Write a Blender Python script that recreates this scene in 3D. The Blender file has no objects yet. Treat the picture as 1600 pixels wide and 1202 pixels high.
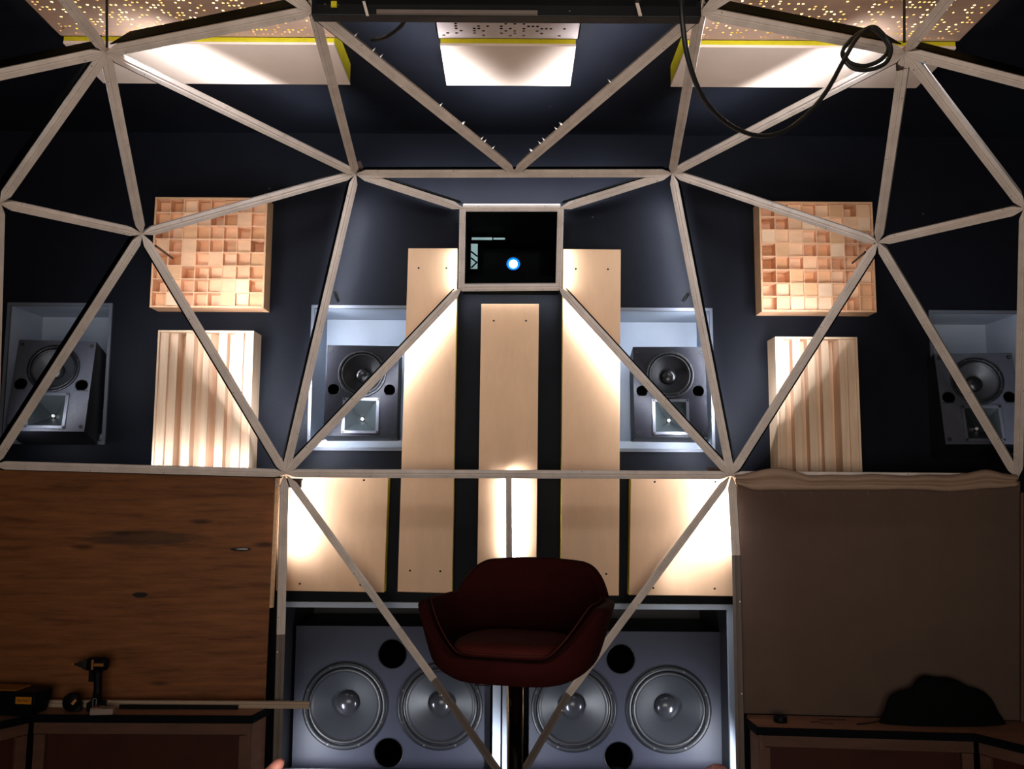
import bpy, math, random
from mathutils import Vector, Matrix, Euler, noise

SC = bpy.context.scene
COL = SC.collection
R = math.radians

# ------------------------------------------------------------------ camera
F = 1400.0
H = 1.65
PITCH, ROLL = 6.5, 0.35
CAMROT = Euler((R(90 + PITCH), 0, 0)).to_matrix() @ Matrix.Rotation(R(ROLL), 3, 'Z')
CAM = Vector((0, 0, H))

def ray(px, py):
    return CAMROT @ Vector(((px - 800) / F, (601 - py) / F, -1))
def P(px, py, Y):
    d = ray(px, py)
    return CAM + d * (Y / d.y)
def Pz(px, py, z):
    d = ray(px, py)
    return CAM + d * ((z - H) / d.z)

cam_data = bpy.data.cameras.new('camera')
cam_data.lens = F / 1600 * 36
cam_data.sensor_width = 36
cam_data.sensor_fit = 'HORIZONTAL'
cam = bpy.data.objects.new('camera', cam_data)
COL.objects.link(cam)
cam.matrix_world = Matrix.Translation(CAM) @ CAMROT.to_4x4()
SC.camera = cam

# ------------------------------------------------------------------ materials
def lin(c):
    return tuple(((x / 255) / 12.92 if x / 255 <= 0.04045 else ((x / 255 + 0.055) / 1.055) ** 2.4) for x in c)

def new_mat(name):
    m = bpy.data.materials.new(name)
    m.use_nodes = True
    nt = m.node_tree
    return m, nt, nt.nodes['Principled BSDF']

def mat(name, col, rough=0.6, metal=0.0, var=0.0, scale=6.0, stretch=(1, 1, 1), spec=0.5, bump=0.0, bscale=60.0, col2=None, sheen=0.0):
    m, nt, b = new_mat(name)
    c = tuple(col)
    b.inputs['Base Color'].default_value = (*c, 1)
    b.inputs['Roughness'].default_value = rough
    b.inputs['Metallic'].default_value = metal
    b.inputs['Specular IOR Level'].default_value = spec
    if sheen:
        b.inputs['Sheen Weight'].default_value = sheen
    tc = nt.nodes.new('ShaderNodeTexCoord')
    if var > 0 or col2:
        mp = nt.nodes.new('ShaderNodeMapping')
        mp.inputs['Scale'].default_value = stretch
        n = nt.nodes.new('ShaderNodeTexNoise')
        n.inputs['Scale'].default_value = scale
        n.inputs['Detail'].default_value = 6
        n.inputs['Roughness'].default_value = 0.65
        cr = nt.nodes.new('ShaderNodeValToRGB')
        cr.color_ramp.elements[0].position = 0.3
        cr.color_ramp.elements[1].position = 0.7
        lo = tuple(x * (1 - var) for x in c) if not col2 else tuple(col2)
        hi = tuple(min(1, x * (1 + var)) for x in c) if not col2 else c
        cr.color_ramp.elements[0].color = (*lo, 1)
        cr.color_ramp.elements[1].color = (*hi, 1)
        nt.links.new(tc.outputs['Object'], mp.inputs['Vector'])
        nt.links.new(mp.outputs['Vector'], n.inputs['Vector'])
        nt.links.new(n.outputs['Fac'], cr.inputs['Fac'])
        nt.links.new(cr.outputs['Color'], b.inputs['Base Color'])
    if bump > 0:
        n2 = nt.nodes.new('ShaderNodeTexNoise')
        n2.inputs['Scale'].default_value = bscale
        n2.inputs['Detail'].default_value = 4
        bp = nt.nodes.new('ShaderNodeBump')
        bp.inputs['Strength'].default_value = bump
        bp.inputs['Distance'].default_value = 0.004
        nt.links.new(tc.outputs['Object'], n2.inputs['Vector'])
        nt.links.new(n2.outputs['Fac'], bp.inputs['Height'])
        nt.links.new(bp.outputs['Normal'], b.inputs['Normal'])
    return m

def emit(name, col, strength):
    m, nt, b = new_mat(name)
    b.inputs['Base Color'].default_value = (*col, 1)
    b.inputs['Emission Color'].default_value = (*col, 1)
    b.inputs['Emission Strength'].default_value = strength
    return m

PLY_STREAK = (0.16, 0.0, 0.86)
def plywood_mat():
    m, nt, b = new_mat('stained_plywood')
    N, L = nt.nodes, nt.links
    tc = N.new('ShaderNodeTexCoord')
    mp = N.new('ShaderNodeMapping'); mp.inputs['Scale'].default_value = (0.8, 0.8, 9)
    n = N.new('ShaderNodeTexNoise'); n.inputs['Scale'].default_value = 3.2; n.inputs['Detail'].default_value = 9; n.inputs['Roughness'].default_value = 0.7
    cr = N.new('ShaderNodeValToRGB')
    e = cr.color_ramp.elements
    e[0].position = 0.28; e[0].color = (0.085, 0.025, 0.006, 1)
    e[1].position = 0.72; e[1].color = (0.28, 0.098, 0.028, 1)
    x = e.new(0.5); x.color = (0.20, 0.068, 0.019, 1)
    # dark knots: stretched voronoi
    mp2 = N.new('ShaderNodeMapping'); mp2.inputs['Scale'].default_value = (2.2, 2.2, 9)
    v = N.new('ShaderNodeTexVoronoi'); v.inputs['Scale'].default_value = 1.0
    cr2 = N.new('ShaderNodeValToRGB')
    cr2.color_ramp.elements[0].position = 0.06; cr2.color_ramp.elements[0].color = (0.12, 0.08, 0.07, 1)
    cr2.color_ramp.elements[1].position = 0.17; cr2.color_ramp.elements[1].color = (1, 1, 1, 1)
    mx = N.new('ShaderNodeMix'); mx.data_type = 'RGBA'; mx.blend_type = 'MULTIPLY'; mx.inputs['Factor'].default_value = 0.75
    L.new(tc.outputs['Object'], mp.inputs['Vector']); L.new(mp.outputs['Vector'], n.inputs['Vector'])
    L.new(n.outputs['Fac'], cr.inputs['Fac'])
    L.new(tc.outputs['Object'], mp2.inputs['Vector']); L.new(mp2.outputs['Vector'], v.inputs['Vector'])
    L.new(v.outputs['Distance'], cr2.inputs['Fac'])
    L.new(cr.outputs['Color'], mx.inputs['A']); L.new(cr2.outputs['Color'], mx.inputs['B'])
    sx = N.new('ShaderNodeVectorMath'); sx.operation = 'SUBTRACT'; sx.inputs[1].default_value = PLY_STREAK
    sm = N.new('ShaderNodeVectorMath'); sm.operation = 'MULTIPLY'; sm.inputs[1].default_value = (3.4, 0.0, 24.0)
    sl = N.new('ShaderNodeVectorMath'); sl.operation = 'LENGTH'
    sa = N.new('ShaderNodeMath'); sa.operation = 'MULTIPLY_ADD'; sa.inputs[1].default_value = 1.5; 
    L.new(tc.outputs['Object'], sx.inputs[0]); L.new(sx.outputs['Vector'], sm.inputs[0]); L.new(sm.outputs['Vector'], sl.inputs[0])
    L.new(n.outputs['Fac'], sa.inputs[0]); L.new(sl.outputs['Value'], sa.inputs[2])
    cr3 = N.new('ShaderNodeValToRGB')
    cr3.color_ramp.elements[0].position = 0.75; cr3.color_ramp.elements[0].color = (0.42, 0.50, 0.62, 1)
    cr3.color_ramp.elements[1].position = 1.0; cr3.color_ramp.elements[1].color = (1, 1, 1, 1)
    sd_ = N.new('ShaderNodeMath'); sd_.operation = 'MULTIPLY'; sd_.inputs[1].default_value = 0.5
    L.new(sa.outputs['Value'], sd_.inputs[0]); L.new(sd_.outputs['Value'], cr3.inputs['Fac'])
    m3 = N.new('ShaderNodeMix'); m3.data_type = 'RGBA'; m3.blend_type = 'MULTIPLY'; m3.inputs['Factor'].default_value = 1.0
    L.new(mx.outputs['Result'], m3.inputs['A']); L.new(cr3.outputs['Color'], m3.inputs['B'])
    L.new(m3.outputs['Result'], b.inputs['Base Color'])
    b.inputs['Roughness'].default_value = 0.6
    b.inputs['Specular IOR Level'].default_value = 0.25
    return m

M = {}
M['navy'] = mat('navy_wall_paint', (0.0076, 0.0082, 0.0120), 0.5, var=0.18, scale=2.5, spec=0.06, bump=0.15, bscale=90)
M['navy_ceil'] = mat('navy_ceiling_paint', (0.0085, 0.0092, 0.0135), 0.5, var=0.2, scale=2.0, spec=0.08, bump=0.15, bscale=80)
for k_ in ('navy', 'navy_ceil'):
    nt_ = M[k_].node_tree; b_ = nt_.nodes['Principled BSDF']; src = b_.inputs['Base Color'].links[0].from_socket
    v_ = nt_.nodes.new('ShaderNodeTexVoronoi'); v_.inputs['Scale'].default_value = 4.2
    c_ = nt_.nodes.new('ShaderNodeValToRGB'); c_.color_ramp.elements[0].position = 0.016; c_.color_ramp.elements[0].color = (1, 1, 1, 1)
    c_.color_ramp.elements[1].position = 0.026; c_.color_ramp.elements[1].color = (0, 0, 0, 1)
    x_ = nt_.nodes.new('ShaderNodeMix'); x_.data_type = 'RGBA'; x_.inputs['B'].default_value = (0.09, 0.10, 0.13, 1)
    t_ = [n for n in nt_.nodes if n.type == 'TEX_COORD'][0]
    nt_.links.new(t_.outputs['Object'], v_.inputs['Vector']); nt_.links.new(v_.outputs['Distance'], c_.inputs['Fac'])
    nt_.links.new(c_.outputs['Color'], x_.inputs['Factor']); nt_.links.new(src, x_.inputs['A']); nt_.links.new(x_.outputs['Result'], b_.inputs['Base Color'])
M['floor'] = mat('dark_floor', (0.03, 0.024, 0.02), 0.7, var=0.3, scale=4)
M['strut'] = mat('whitewashed_timber', (0.64, 0.535, 0.470), 0.6, var=0.16, scale=7, stretch=(1, 1, 1), spec=0.3, bump=0.2, bscale=40)
M['strut_grey'] = mat('grey_primed_timber', (0.17, 0.13, 0.11), 0.6, var=0.1, scale=6, spec=0.3)
M['dark'] = mat('blackened_screw', (0.012, 0.011, 0.011), 0.5, 0.3)
M['steel'] = mat('bright_screw', (0.75, 0.75, 0.75), 0.3, 0.9)
M['blackout'] = mat('blackout_tape', (0.002, 0.002, 0.002), 0.8, spec=0.02)
M['brownblock'] = mat('brown_gusset_timber', (0.07, 0.04, 0.028), 0.7, var=0.2)
M['blue_tape'] = mat('blue_masking_tape', (0.02, 0.35, 0.85), 0.6)
M['led'] = emit('led_strip_diodes', (0.75, 0.82, 1.0), 2.0)
M['birch'] = mat('birch_ply_face', (0.76, 0.475, 0.285), 0.5, var=0.07, scale=3, stretch=(3, 3, 1), spec=0.3, bump=0.12, bscale=35)
M['whitewood'] = mat('pale_ply_face', (0.80, 0.62, 0.50), 0.5, var=0.06, scale=3, spec=0.3)
M['perf'] = mat('perforated_ply_face', (0.62, 0.40, 0.29), 0.5, var=0.08, scale=3, stretch=(1, 4, 1), spec=0.3)
M['perf_grey'] = mat('perforated_grey_face', (0.60, 0.48, 0.45), 0.5, var=0.05, spec=0.3)
M['felt'] = mat('yellow_felt', (0.62, 0.50, 0.02), 0.9, var=0.1, scale=20, spec=0.1)
M['felt_pale'] = mat('yellow_mineral_wool', (0.9, 0.72, 0.25), 0.9, var=0.1, scale=30, spec=0.1)
M['felt_unlit'] = mat('unlit_mineral_wool', (0.006, 0.006, 0.006), 0.9, spec=0.0)  # shade behind the centre holes put into the wool's colour
M['pine'] = mat('pine_blocks', (0.86, 0.50, 0.29), 0.5, var=0.13, scale=5, stretch=(1, 1, 3), spec=0.3)
M['pine_dark'] = mat('pine_rim', (0.80, 0.45, 0.25), 0.5, var=0.12, scale=6, stretch=(2, 2, 2), spec=0.3)
M['slat'] = mat('pale_pine_slats', (0.80, 0.56, 0.38), 0.5, var=0.14, scale=4, stretch=(9, 9, 0.6), spec=0.3)
M['niche'] = mat('pale_blue_niche_paint', (0.40, 0.46, 0.56), 0.45, var=0.04, spec=0.4)
M['niche_edge'] = mat('grey_niche_edge', (0.10, 0.11, 0.14), 0.5)
M['cab'] = mat('charcoal_cabinet_paint', (0.058, 0.060, 0.078), 0.42, var=0.08, scale=30, spec=0.4, bump=0.25, bscale=140)
M['cab_shaded'] = mat('shaded_speckled_baffle', (0.011, 0.011, 0.016), 0.5, var=0.08, scale=30, spec=0.15, bump=0.25, bscale=140)  # darker cabinet copy: shade on the inner loudspeakers put into the colour
M['cab_dark'] = mat('black_cabinet_paint', (0.012, 0.012, 0.015), 0.45, var=0.1, scale=30, spec=0.4)
M['subcab'] = mat('grey_subwoofer_paint', (0.034, 0.036, 0.053), 0.45, var=0.06, scale=18, spec=0.22)
M['ring'] = mat('black_driver_rim', (0.012, 0.0125, 0.016), 0.38, spec=0.3)
M['cone'] = mat('pulp_cone', (0.022, 0.023, 0.029), 0.42, spec=0.4)
M['cone_shaded'] = mat('shaded_pulp_cone', (0.008, 0.008, 0.010), 0.45, spec=0.25)  # darker cone copy, with the inner loudspeakers' shade in its colour
M['cone_wall'] = mat('grey_pulp_cone', (0.036, 0.037, 0.043), 0.42, spec=0.4)
M['surround'] = mat('rubber_surround', (0.008, 0.008, 0.010), 0.4)
M['cap'] = mat('glossy_dust_cap', (0.008, 0.008, 0.009), 0.26, spec=0.4)
M['capfoil'] = mat('silvered_dust_cap', (0.05, 0.05, 0.058), 0.20, 0.5)
M['horn'] = mat('grey_horn', (0.022, 0.027, 0.029), 0.3, spec=0.4)
M['hornrim'] = mat('horn_rim', (0.10, 0.105, 0.13), 0.35, 0.3)
M['hole'] = mat('port_darkness', (0.001, 0.001, 0.001), 0.9, spec=0.0)
M['phase'] = mat('white_phase_plug', (0.85, 0.85, 0.82), 0.4)
M['velvet'] = mat('dark_red_velvet', (0.019, 0.0021, 0.0018), 0.85, var=0.12, scale=8, spec=0.06)
M['cushion'] = mat('red_cushion_velvet', (0.040, 0.0055, 0.004), 0.85, var=0.1, scale=8, spec=0.1)
M['piping'] = mat('velvet_piping', (0.045, 0.009, 0.007), 0.8, spec=0.1)
M['chrome'] = mat('dark_chrome', (0.30, 0.26, 0.22), 0.12, 1.0)
M['plywood'] = plywood_mat()
M['plyedge'] = mat('pale_ply_edge', (0.62, 0.40, 0.22), 0.6, var=0.15, stretch=(1, 1, 6))
M['bench'] = mat('brown_bench_ply', (0.19, 0.085, 0.048), 0.55, var=0.22, scale=4, stretch=(1, 1, 5), spec=0.3)
M['bench_top'] = mat('bench_top_ply', (0.27, 0.125, 0.07), 0.5, var=0.2, scale=5, stretch=(1, 4, 1), spec=0.3)
M['bench_rail'] = mat('bench_rail_pine', (0.125, 0.058, 0.036), 0.6, var=0.2, scale=5, stretch=(1, 1, 4), spec=0.3)
M['bench_recess'] = mat('bench_recess_red', (0.060, 0.016, 0.009), 0.6, var=0.25, scale=4, spec=0.2)
M['trimblack'] = mat('black_edge_trim', (0.003, 0.0035, 0.006), 0.6, spec=0.05)
M['cloth'] = mat('brown_acoustic_cloth', (0.125, 0.08, 0.062), 0.95, var=0.07, scale=5, spec=0.05, bump=0.3, bscale=400)
M['cloth_roll'] = mat('tan_cloth_hem', (0.34, 0.225, 0.155), 0.95, var=0.05, scale=9, spec=0.05, bump=0.3, bscale=200)
M['bag'] = mat('black_bag_cloth', (0.0045, 0.005, 0.005), 0.9, spec=0.05, bump=0.5, bscale=30)
M['cable'] = mat('black_cable_rubber', (0.007, 0.007, 0.008), 0.5)
M['plank'] = mat('pale_moulding', (0.42, 0.30, 0.21), 0.6, var=0.12, scale=4, stretch=(1, 1, 20))
M['toolblack'] = mat('tool_black_plastic', (0.004, 0.004, 0.0045), 0.5, spec=0.12)
M['toolgrey'] = mat('tool_grey_metal', (0.06, 0.06, 0.06), 0.4, 0.5)
M['toolyellow'] = mat('tool_yellow_plastic', (0.55, 0.20, 0.015), 0.5)
M['toolyellow_dim'] = mat('tool_amber_plastic', (0.30, 0.10, 0.012), 0.5)
M['clear'] = mat('milky_plastic', (0.33, 0.24, 0.20), 0.3)
M['rig'] = mat('rig_black_steel', (0.006, 0.006, 0.007), 0.5, var=0.3, spec=0.3)
M['skin'] = mat('skin', (0.55, 0.22, 0.17), 0.5, var=0.06, scale=20)
M['nail'] = mat('nail', (0.75, 0.34, 0.30), 0.3)
M['pinkcloth'] = mat('pink_speckled_knit', (0.75, 0.45, 0.42), 0.9, col2=(0.40, 0.06, 0.06), scale=45)
M['red'] = mat('red_conduit', (0.35, 0.035, 0.015), 0.5)
M['socket'] = mat('white_socket_plastic', (0.6, 0.6, 0.62), 0.4)
M['paper'] = mat('white_paper', (0.8, 0.8, 0.8), 0.8)
M['lens'] = emit('projector_lens_light', (0.62, 0.92, 1.0), 16.0)
M['lens_ring'] = emit('projector_lens_glow', (0.0, 0.26, 1.0), 0.8)
M['reflection_pale'] = emit('pale_reflection_glow', (0.45, 0.62, 0.62), 0.45)  # emission stands in for reflections in the port glass
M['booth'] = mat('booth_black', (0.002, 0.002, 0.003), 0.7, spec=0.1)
gm, gnt, gb = new_mat('port_glass')
gb.inputs['Base Color'].default_value = (0.9, 0.97, 1.0, 1)
gb.inputs['Roughness'].default_value = 0.0
gb.inputs['Transmission Weight'].default_value = 1.0
gb.inputs['IOR'].default_value = 1.05
M['glass'] = gm

# ------------------------------------------------------------------ mesh builder
class MB:
    def __init__(self):
        self.v, self.f, self.m, self.s = [], [], [], []
    def add(self, vs, fs, mi=0, smooth=False):
        b = len(self.v)
        self.v += [Vector(x) for x in vs]
        for f in fs:
            self.f.append([b + i for i in f]); self.m.append(mi); self.s.append(smooth)
        return self
    def obox(self, c, ax, ay, az, hx, hy, hz, mi=0):
        c = Vector(c); vs = []
        for k in (-1, 1):
            for (i, j) in ((-1, -1), (1, -1), (1, 1), (-1, 1)):
                vs.append(c + ax * (hx * i) + ay * (hy * j) + az * (hz * k))
        return self.add(vs, [(3, 2, 1, 0), (4, 5, 6, 7), (0, 1, 5, 4), (1, 2, 6, 5), (2, 3, 7, 6), (3, 0, 4, 7)], mi)
    def box(self, x0, x1, y0, y1, z0, z1, mi=0):
        return self.obox(((x0 + x1) / 2, (y0 + y1) / 2, (z0 + z1) / 2), Vector((1, 0, 0)), Vector((0, 1, 0)), Vector((0, 0, 1)),
                         abs(x1 - x0) / 2, abs(y1 - y0) / 2, abs(z1 - z0) / 2, mi)
    def slab(self, quad, d, mi=0):
        """quad of 4 points, pushed along vector d"""
        q = [Vector(p) for p in quad]; d = Vector(d)
        return self.add(q + [p + d for p in q], [(0, 1, 2, 3), (7, 6, 5, 4), (0, 4, 5, 1), (1, 5, 6, 2), (2, 6, 7, 3), (3, 7, 4, 0)], mi)
    def prism(self, poly, z0, z1, mi=0):
        n = len(poly)
        vs = [(p[0], p[1], z0) for p in poly] + [(p[0], p[1], z1) for p in poly]
        fs = [list(range(n))[::-1], list(range(n, 2 * n))] + [(i, (i + 1) % n, n + (i + 1) % n, n + i) for i in range(n)]
        return self.add(vs, fs, mi)
    def lathe(self, prof, c=(0, 0, 0), axis=(0, -1, 0), seg=40, mi=0, smooth=True, ms=None):
        """prof: list of (radius, height along axis)"""
        a = Vector(axis).normalized(); c = Vector(c)
        u = a.orthogonal().normalized(); w = a.cross(u)
        vs = []
        for (r, h) in prof:
            for k in range(seg):
                t = 2 * math.pi * k / seg
                vs.append(c + a * h + (u * math.cos(t) + w * math.sin(t)) * max(r, 1e-5))
        b = len(self.v); self.v += vs
        for i in range(len(prof) - 1):
            for k in range(seg):
                k2 = (k + 1) % seg
                self.f.append([b + i * seg + k, b + i * seg + k2, b + (i + 1) * seg + k2, b + (i + 1) * seg + k])
                self.m.append(ms[i] if ms else mi); self.s.append(smooth)
        return self
    def cyl(self, a, b, r, seg=16, mi=0, r2=None, smooth=True):
        a, b = Vector(a), Vector(b); d = b - a; L = d.length; r2 = r if r2 is None else r2
        self.lathe([(0, 0), (r, 0)], a, d, seg, mi, False)
        self.lathe([(r, 0), (r2, L)], a, d, seg, mi, smooth)
        return self.lathe([(r2, L), (0, L)], a, d, seg, mi, False)
    def tube(self, pts, r, seg=8, mi=0, radii=None):
        pts = [Vector(p) for p in pts]; n = len(pts); b = len(self.v)
        up = None
        for i, p in enumerate(pts):
            t = (pts[min(i + 1, n - 1)] - pts[max(i - 1, 0)]).normalized()
            if up is None:
                up = t.orthogonal().normalized()
            up = (up - t * up.dot(t)).normalized()
            w = t.cross(up)
            rr = radii[i] if radii else r
            for k in range(seg):
                an = 2 * math.pi * k / seg
                self.v.append(p + (up * math.cos(an) + w * math.sin(an)) * rr)
        for i in range(n - 1):
            for k in range(seg):
                k2 = (k + 1) % seg
                self.f.append([b + i * seg + k, b + i * seg + k2, b + (i + 1) * seg + k2, b + (i + 1) * seg + k]); self.m.append(mi); self.s.append(True)
        for base, rev in ((b, True), (b + (n - 1) * seg, False)):
            f = list(range(base, base + seg))
            self.f.append(f[::-1] if rev else f); self.m.append(mi); self.s.append(False)
        return self
    def build(self, name, mats, parent=None, org=(0, 0, 0), bevel=0.0, recalc=True):
        org = Vector(org)
        me = bpy.data.meshes.new(name)
        me.from_pydata([tuple(v - org) for v in self.v], [], self.f)
        if not isinstance(mats, (list, tuple)):
            mats = [mats]
        for x in mats:
            me.materials.append(M[x] if isinstance(x, str) else x)
        for p, mi, s in zip(me.polygons, self.m, self.s):
            p.material_index = mi; p.use_smooth = s
        if recalc:
            import bmesh
            bm = bmesh.new(); bm.from_mesh(me)
            bmesh.ops.recalc_face_normals(bm, faces=bm.faces)
            bm.to_mesh(me); bm.free()
        o = bpy.data.objects.new(name, me)
        COL.objects.link(o)
        if parent is not None:
            o.parent = parent
        else:
            o.location = org
        if bevel > 0:
            b = o.modifiers.new('bevel', 'BEVEL'); b.width = bevel; b.segments = 2; b.limit_method = 'ANGLE'
        return o

def smooth_curve(pts, n=10):
    pts = [Vector(p) for p in pts]
    q = [pts[0] * 2 - pts[1]] + pts + [pts[-1] * 2 - pts[-2]]
    out = []
    for i in range(1, len(q) - 2):
        for k in range(n):
            t = k / n
            a, b, c, d = q[i - 1], q[i], q[i + 1], q[i + 2]
            out.append(0.5 * ((2 * b) + (c - a) * t + (2 * a - 5 * b + 4 * c - d) * t * t + (3 * b - a - 3 * c + d) * t ** 3))
    out.append(pts[-1])
    return out

def tag(o, label, cat, group=None):
    o['label'] = label; o['category'] = cat; o['kind'] = 'thing'
    if group: o['group'] = group
    return o
def empty(name, loc, label, cat, group=None, rot=None):
    o = bpy.data.objects.new(name, None); COL.objects.link(o); o.location = loc
    o.empty_display_size = 0.1
    if rot is not None: o.rotation_euler = rot
    return tag(o, label, cat, group)
def struct(o, label=None):
    o['kind'] = 'structure'
    if label: o['label'] = label
    return o

X3, Y3, Z3 = Vector((1, 0, 0)), Vector((0, 1, 0)), Vector((0, 0, 1))
rnd = random.Random(7)

# ------------------------------------------------------------------ setting
WY = 5.2                                   # face of the back wall
ZC = P(800, 210, WY).z                     # ceiling height
HW = 3.4                                   # half room width
FLOOR_BACK = -2.2

def rect_px(x0, y0, x1, y1, Y):
    a, b = P(x0, y0, Y), P(x1, y1, Y)
    return min(a.x, b.x), max(a.x, b.x), min(a.z, b.z), max(a.z, b.z)

NICHES = [rect_px(18, 478, 160, 690, WY), rect_px(492, 482, 642, 700, WY), rect_px(966, 486, 1112, 702, WY), rect_px(1455, 490, 1602, 706, WY)]
SUBN = rect_px(447, 948, 1140, 1202, WY); SUBN = (SUBN[0], SUBN[1], 0.02, SUBN[3])
PORT = rect_px(726, 328, 874, 450, WY)
holes = NICHES + [SUBN, PORT]

def wall_with_holes(x0, x1, z0, z1, hs, y):
    xs = sorted({x0, x1, *[h[0] for h in hs], *[h[1] for h in hs]})
    zs = sorted({z0, z1, *[h[2] for h in hs], *[h[3] for h in hs]})
    mb = MB()
    for i in range(len(xs) - 1):
        for j in range(len(zs) - 1):
            cx, cz = (xs[i] + xs[i + 1]) / 2, (zs[j] + zs[j + 1]) / 2
            if any(h[0] < cx < h[1] and h[2] < cz < h[3] for h in hs):
                continue
            mb.add([(xs[i], y, zs[j]), (xs[i + 1], y, zs[j]), (xs[i + 1], y, zs[j + 1]), (xs[i], y, zs[j + 1])], [(0, 1, 2, 3)])
    return mb
struct(wall_with_holes(-HW, HW, 0, ZC, holes, WY).build('wall_back', 'navy', recalc=False))
struct(MB().box(-HW - 0.1, -HW, FLOOR_BACK, 6.1, 0, ZC).build('wall_left', 'navy'))
struct(MB().box(HW, HW + 0.1, FLOOR_BACK, 6.1, 0, ZC).build('wall_right', 'navy'))
struct(MB().box(-HW - 0.1, HW + 0.1, FLOOR_BACK, 6.1, -0.1, 0).build('floor', 'floor'))
struct(MB().box(-HW - 0.1, HW + 0.1, FLOOR_BACK, 6.1, ZC, ZC + 0.1).build('ceiling', 'navy_ceil'))

def lining(name, h, depth, mats, lip=0.018, proud=0.012):
    x0, x1, z0, z1 = h
    y0, y1 = WY, WY + depth
    mb = MB()
    mb.add([(x0, y1, z0), (x1, y1, z0), (x1, y1, z1), (x0, y1, z1)], [(0, 1, 2, 3)])
    mb.add([(x0, y0, z0), (x0, y1, z0), (x0, y1, z1), (x0, y0, z1)], [(0, 1, 2, 3)])
    mb.add([(x1, y0, z0), (x1, y1, z0), (x1, y1, z1), (x1, y0, z1)], [(0, 1, 2, 3)])
    mb.add([(x0, y0, z0), (x1, y0, z0), (x1, y1, z0), (x0, y1, z0)], [(0, 1, 2, 3)])
    mb.add([(x0, y0, z1), (x1, y0, z1), (x1, y1, z1), (x0, y1, z1)], [(0, 1, 2, 3)])
    for (a, b, c, d) in ((x0 - lip, x0, z0 - lip, z1 + lip), (x1, x1 + lip, z0 - lip, z1 + lip), (x0, x1, z0 - lip, z0), (x0, x1, z1, z1 + lip)):
        mb.box(a, b, y0 - proud, y0 + 0.004, c, d, 1)
    # inner ledge frame at the bottom of the niche
    mb.box(x0, x1, y0 + 0.06, y0 + 0.075, z0, z0 + 0.045, 0)
    return mb.build(name, mats, recalc=False)
for i, h in enumerate(NICHES):
    struct(lining('trim_%d' % (i + 1), h, 0.36, ['niche', 'niche_edge']))
sn = lining('trim_5', SUBN, 0.74, ['cab_dark', 'niche'], lip=0.03, proud=0.03)
struct(sn)

# ------------------------------------------------------------------ dome frame
HUB = {}
def hub(n, x, y, Y): HUB[n] = (x, y, Y)
hub('B', 446, 740, 4.88); hub('A', -10, 727, 4.76); hub('C', 222, 366, 4.45); hub('E', 556, 272, 4.84)
hub('F', 166, 82, 3.55); hub('G', 490, 18, 3.25); hub('I', 0, 318, 3.95); hub('V', 804, 270, 4.70)
hub('b', 1142, 743, 4.88); hub('a', 1590, 747, 4.76); hub('c', 1371, 379, 4.45); hub('e', 1050, 271, 4.84)
hub('f', 1414, 82, 3.55); hub('g', 1094, 20, 3.25); hub('i', 1601, 326, 3.95)
hub('P1', 723, 326, 5.00); hub('P2', 876, 326, 5.00); hub('P3', 873, 449, 5.00); hub('P4', 721, 450, 5.00)
hub('M', 795, 742, 4.88)
hub('Fl', -60, 130, 3.45); hub('Fu', 85, -22, 3.12); hub('Gu', 400, -40, 3.05)
hub('fr', 1660, 146, 3.45); hub('fu', 1500, -24, 3.12); hub('gu', 1190, -40, 3.05)
def W(n):
    return P(*HUB[n]) if isinstance(n, str) else P(*n)

DC = Vector((0, 0.9, 1.5))
frame = empty('dome_frame', (0, 4.6, 0), 'whitewashed timber geodesic dome frame of triangles filling the view before the dark wall', 'frame')
FO = Vector((0, 4.6, 0))
LEDS = []

def axes(a, b):
    t = (b - a).normalized()
    n = ((a + b) / 2 - DC); n = (n - t * n.dot(t)).normalized()
    s = t.cross(n).normalized()
    return t, n, s

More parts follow.
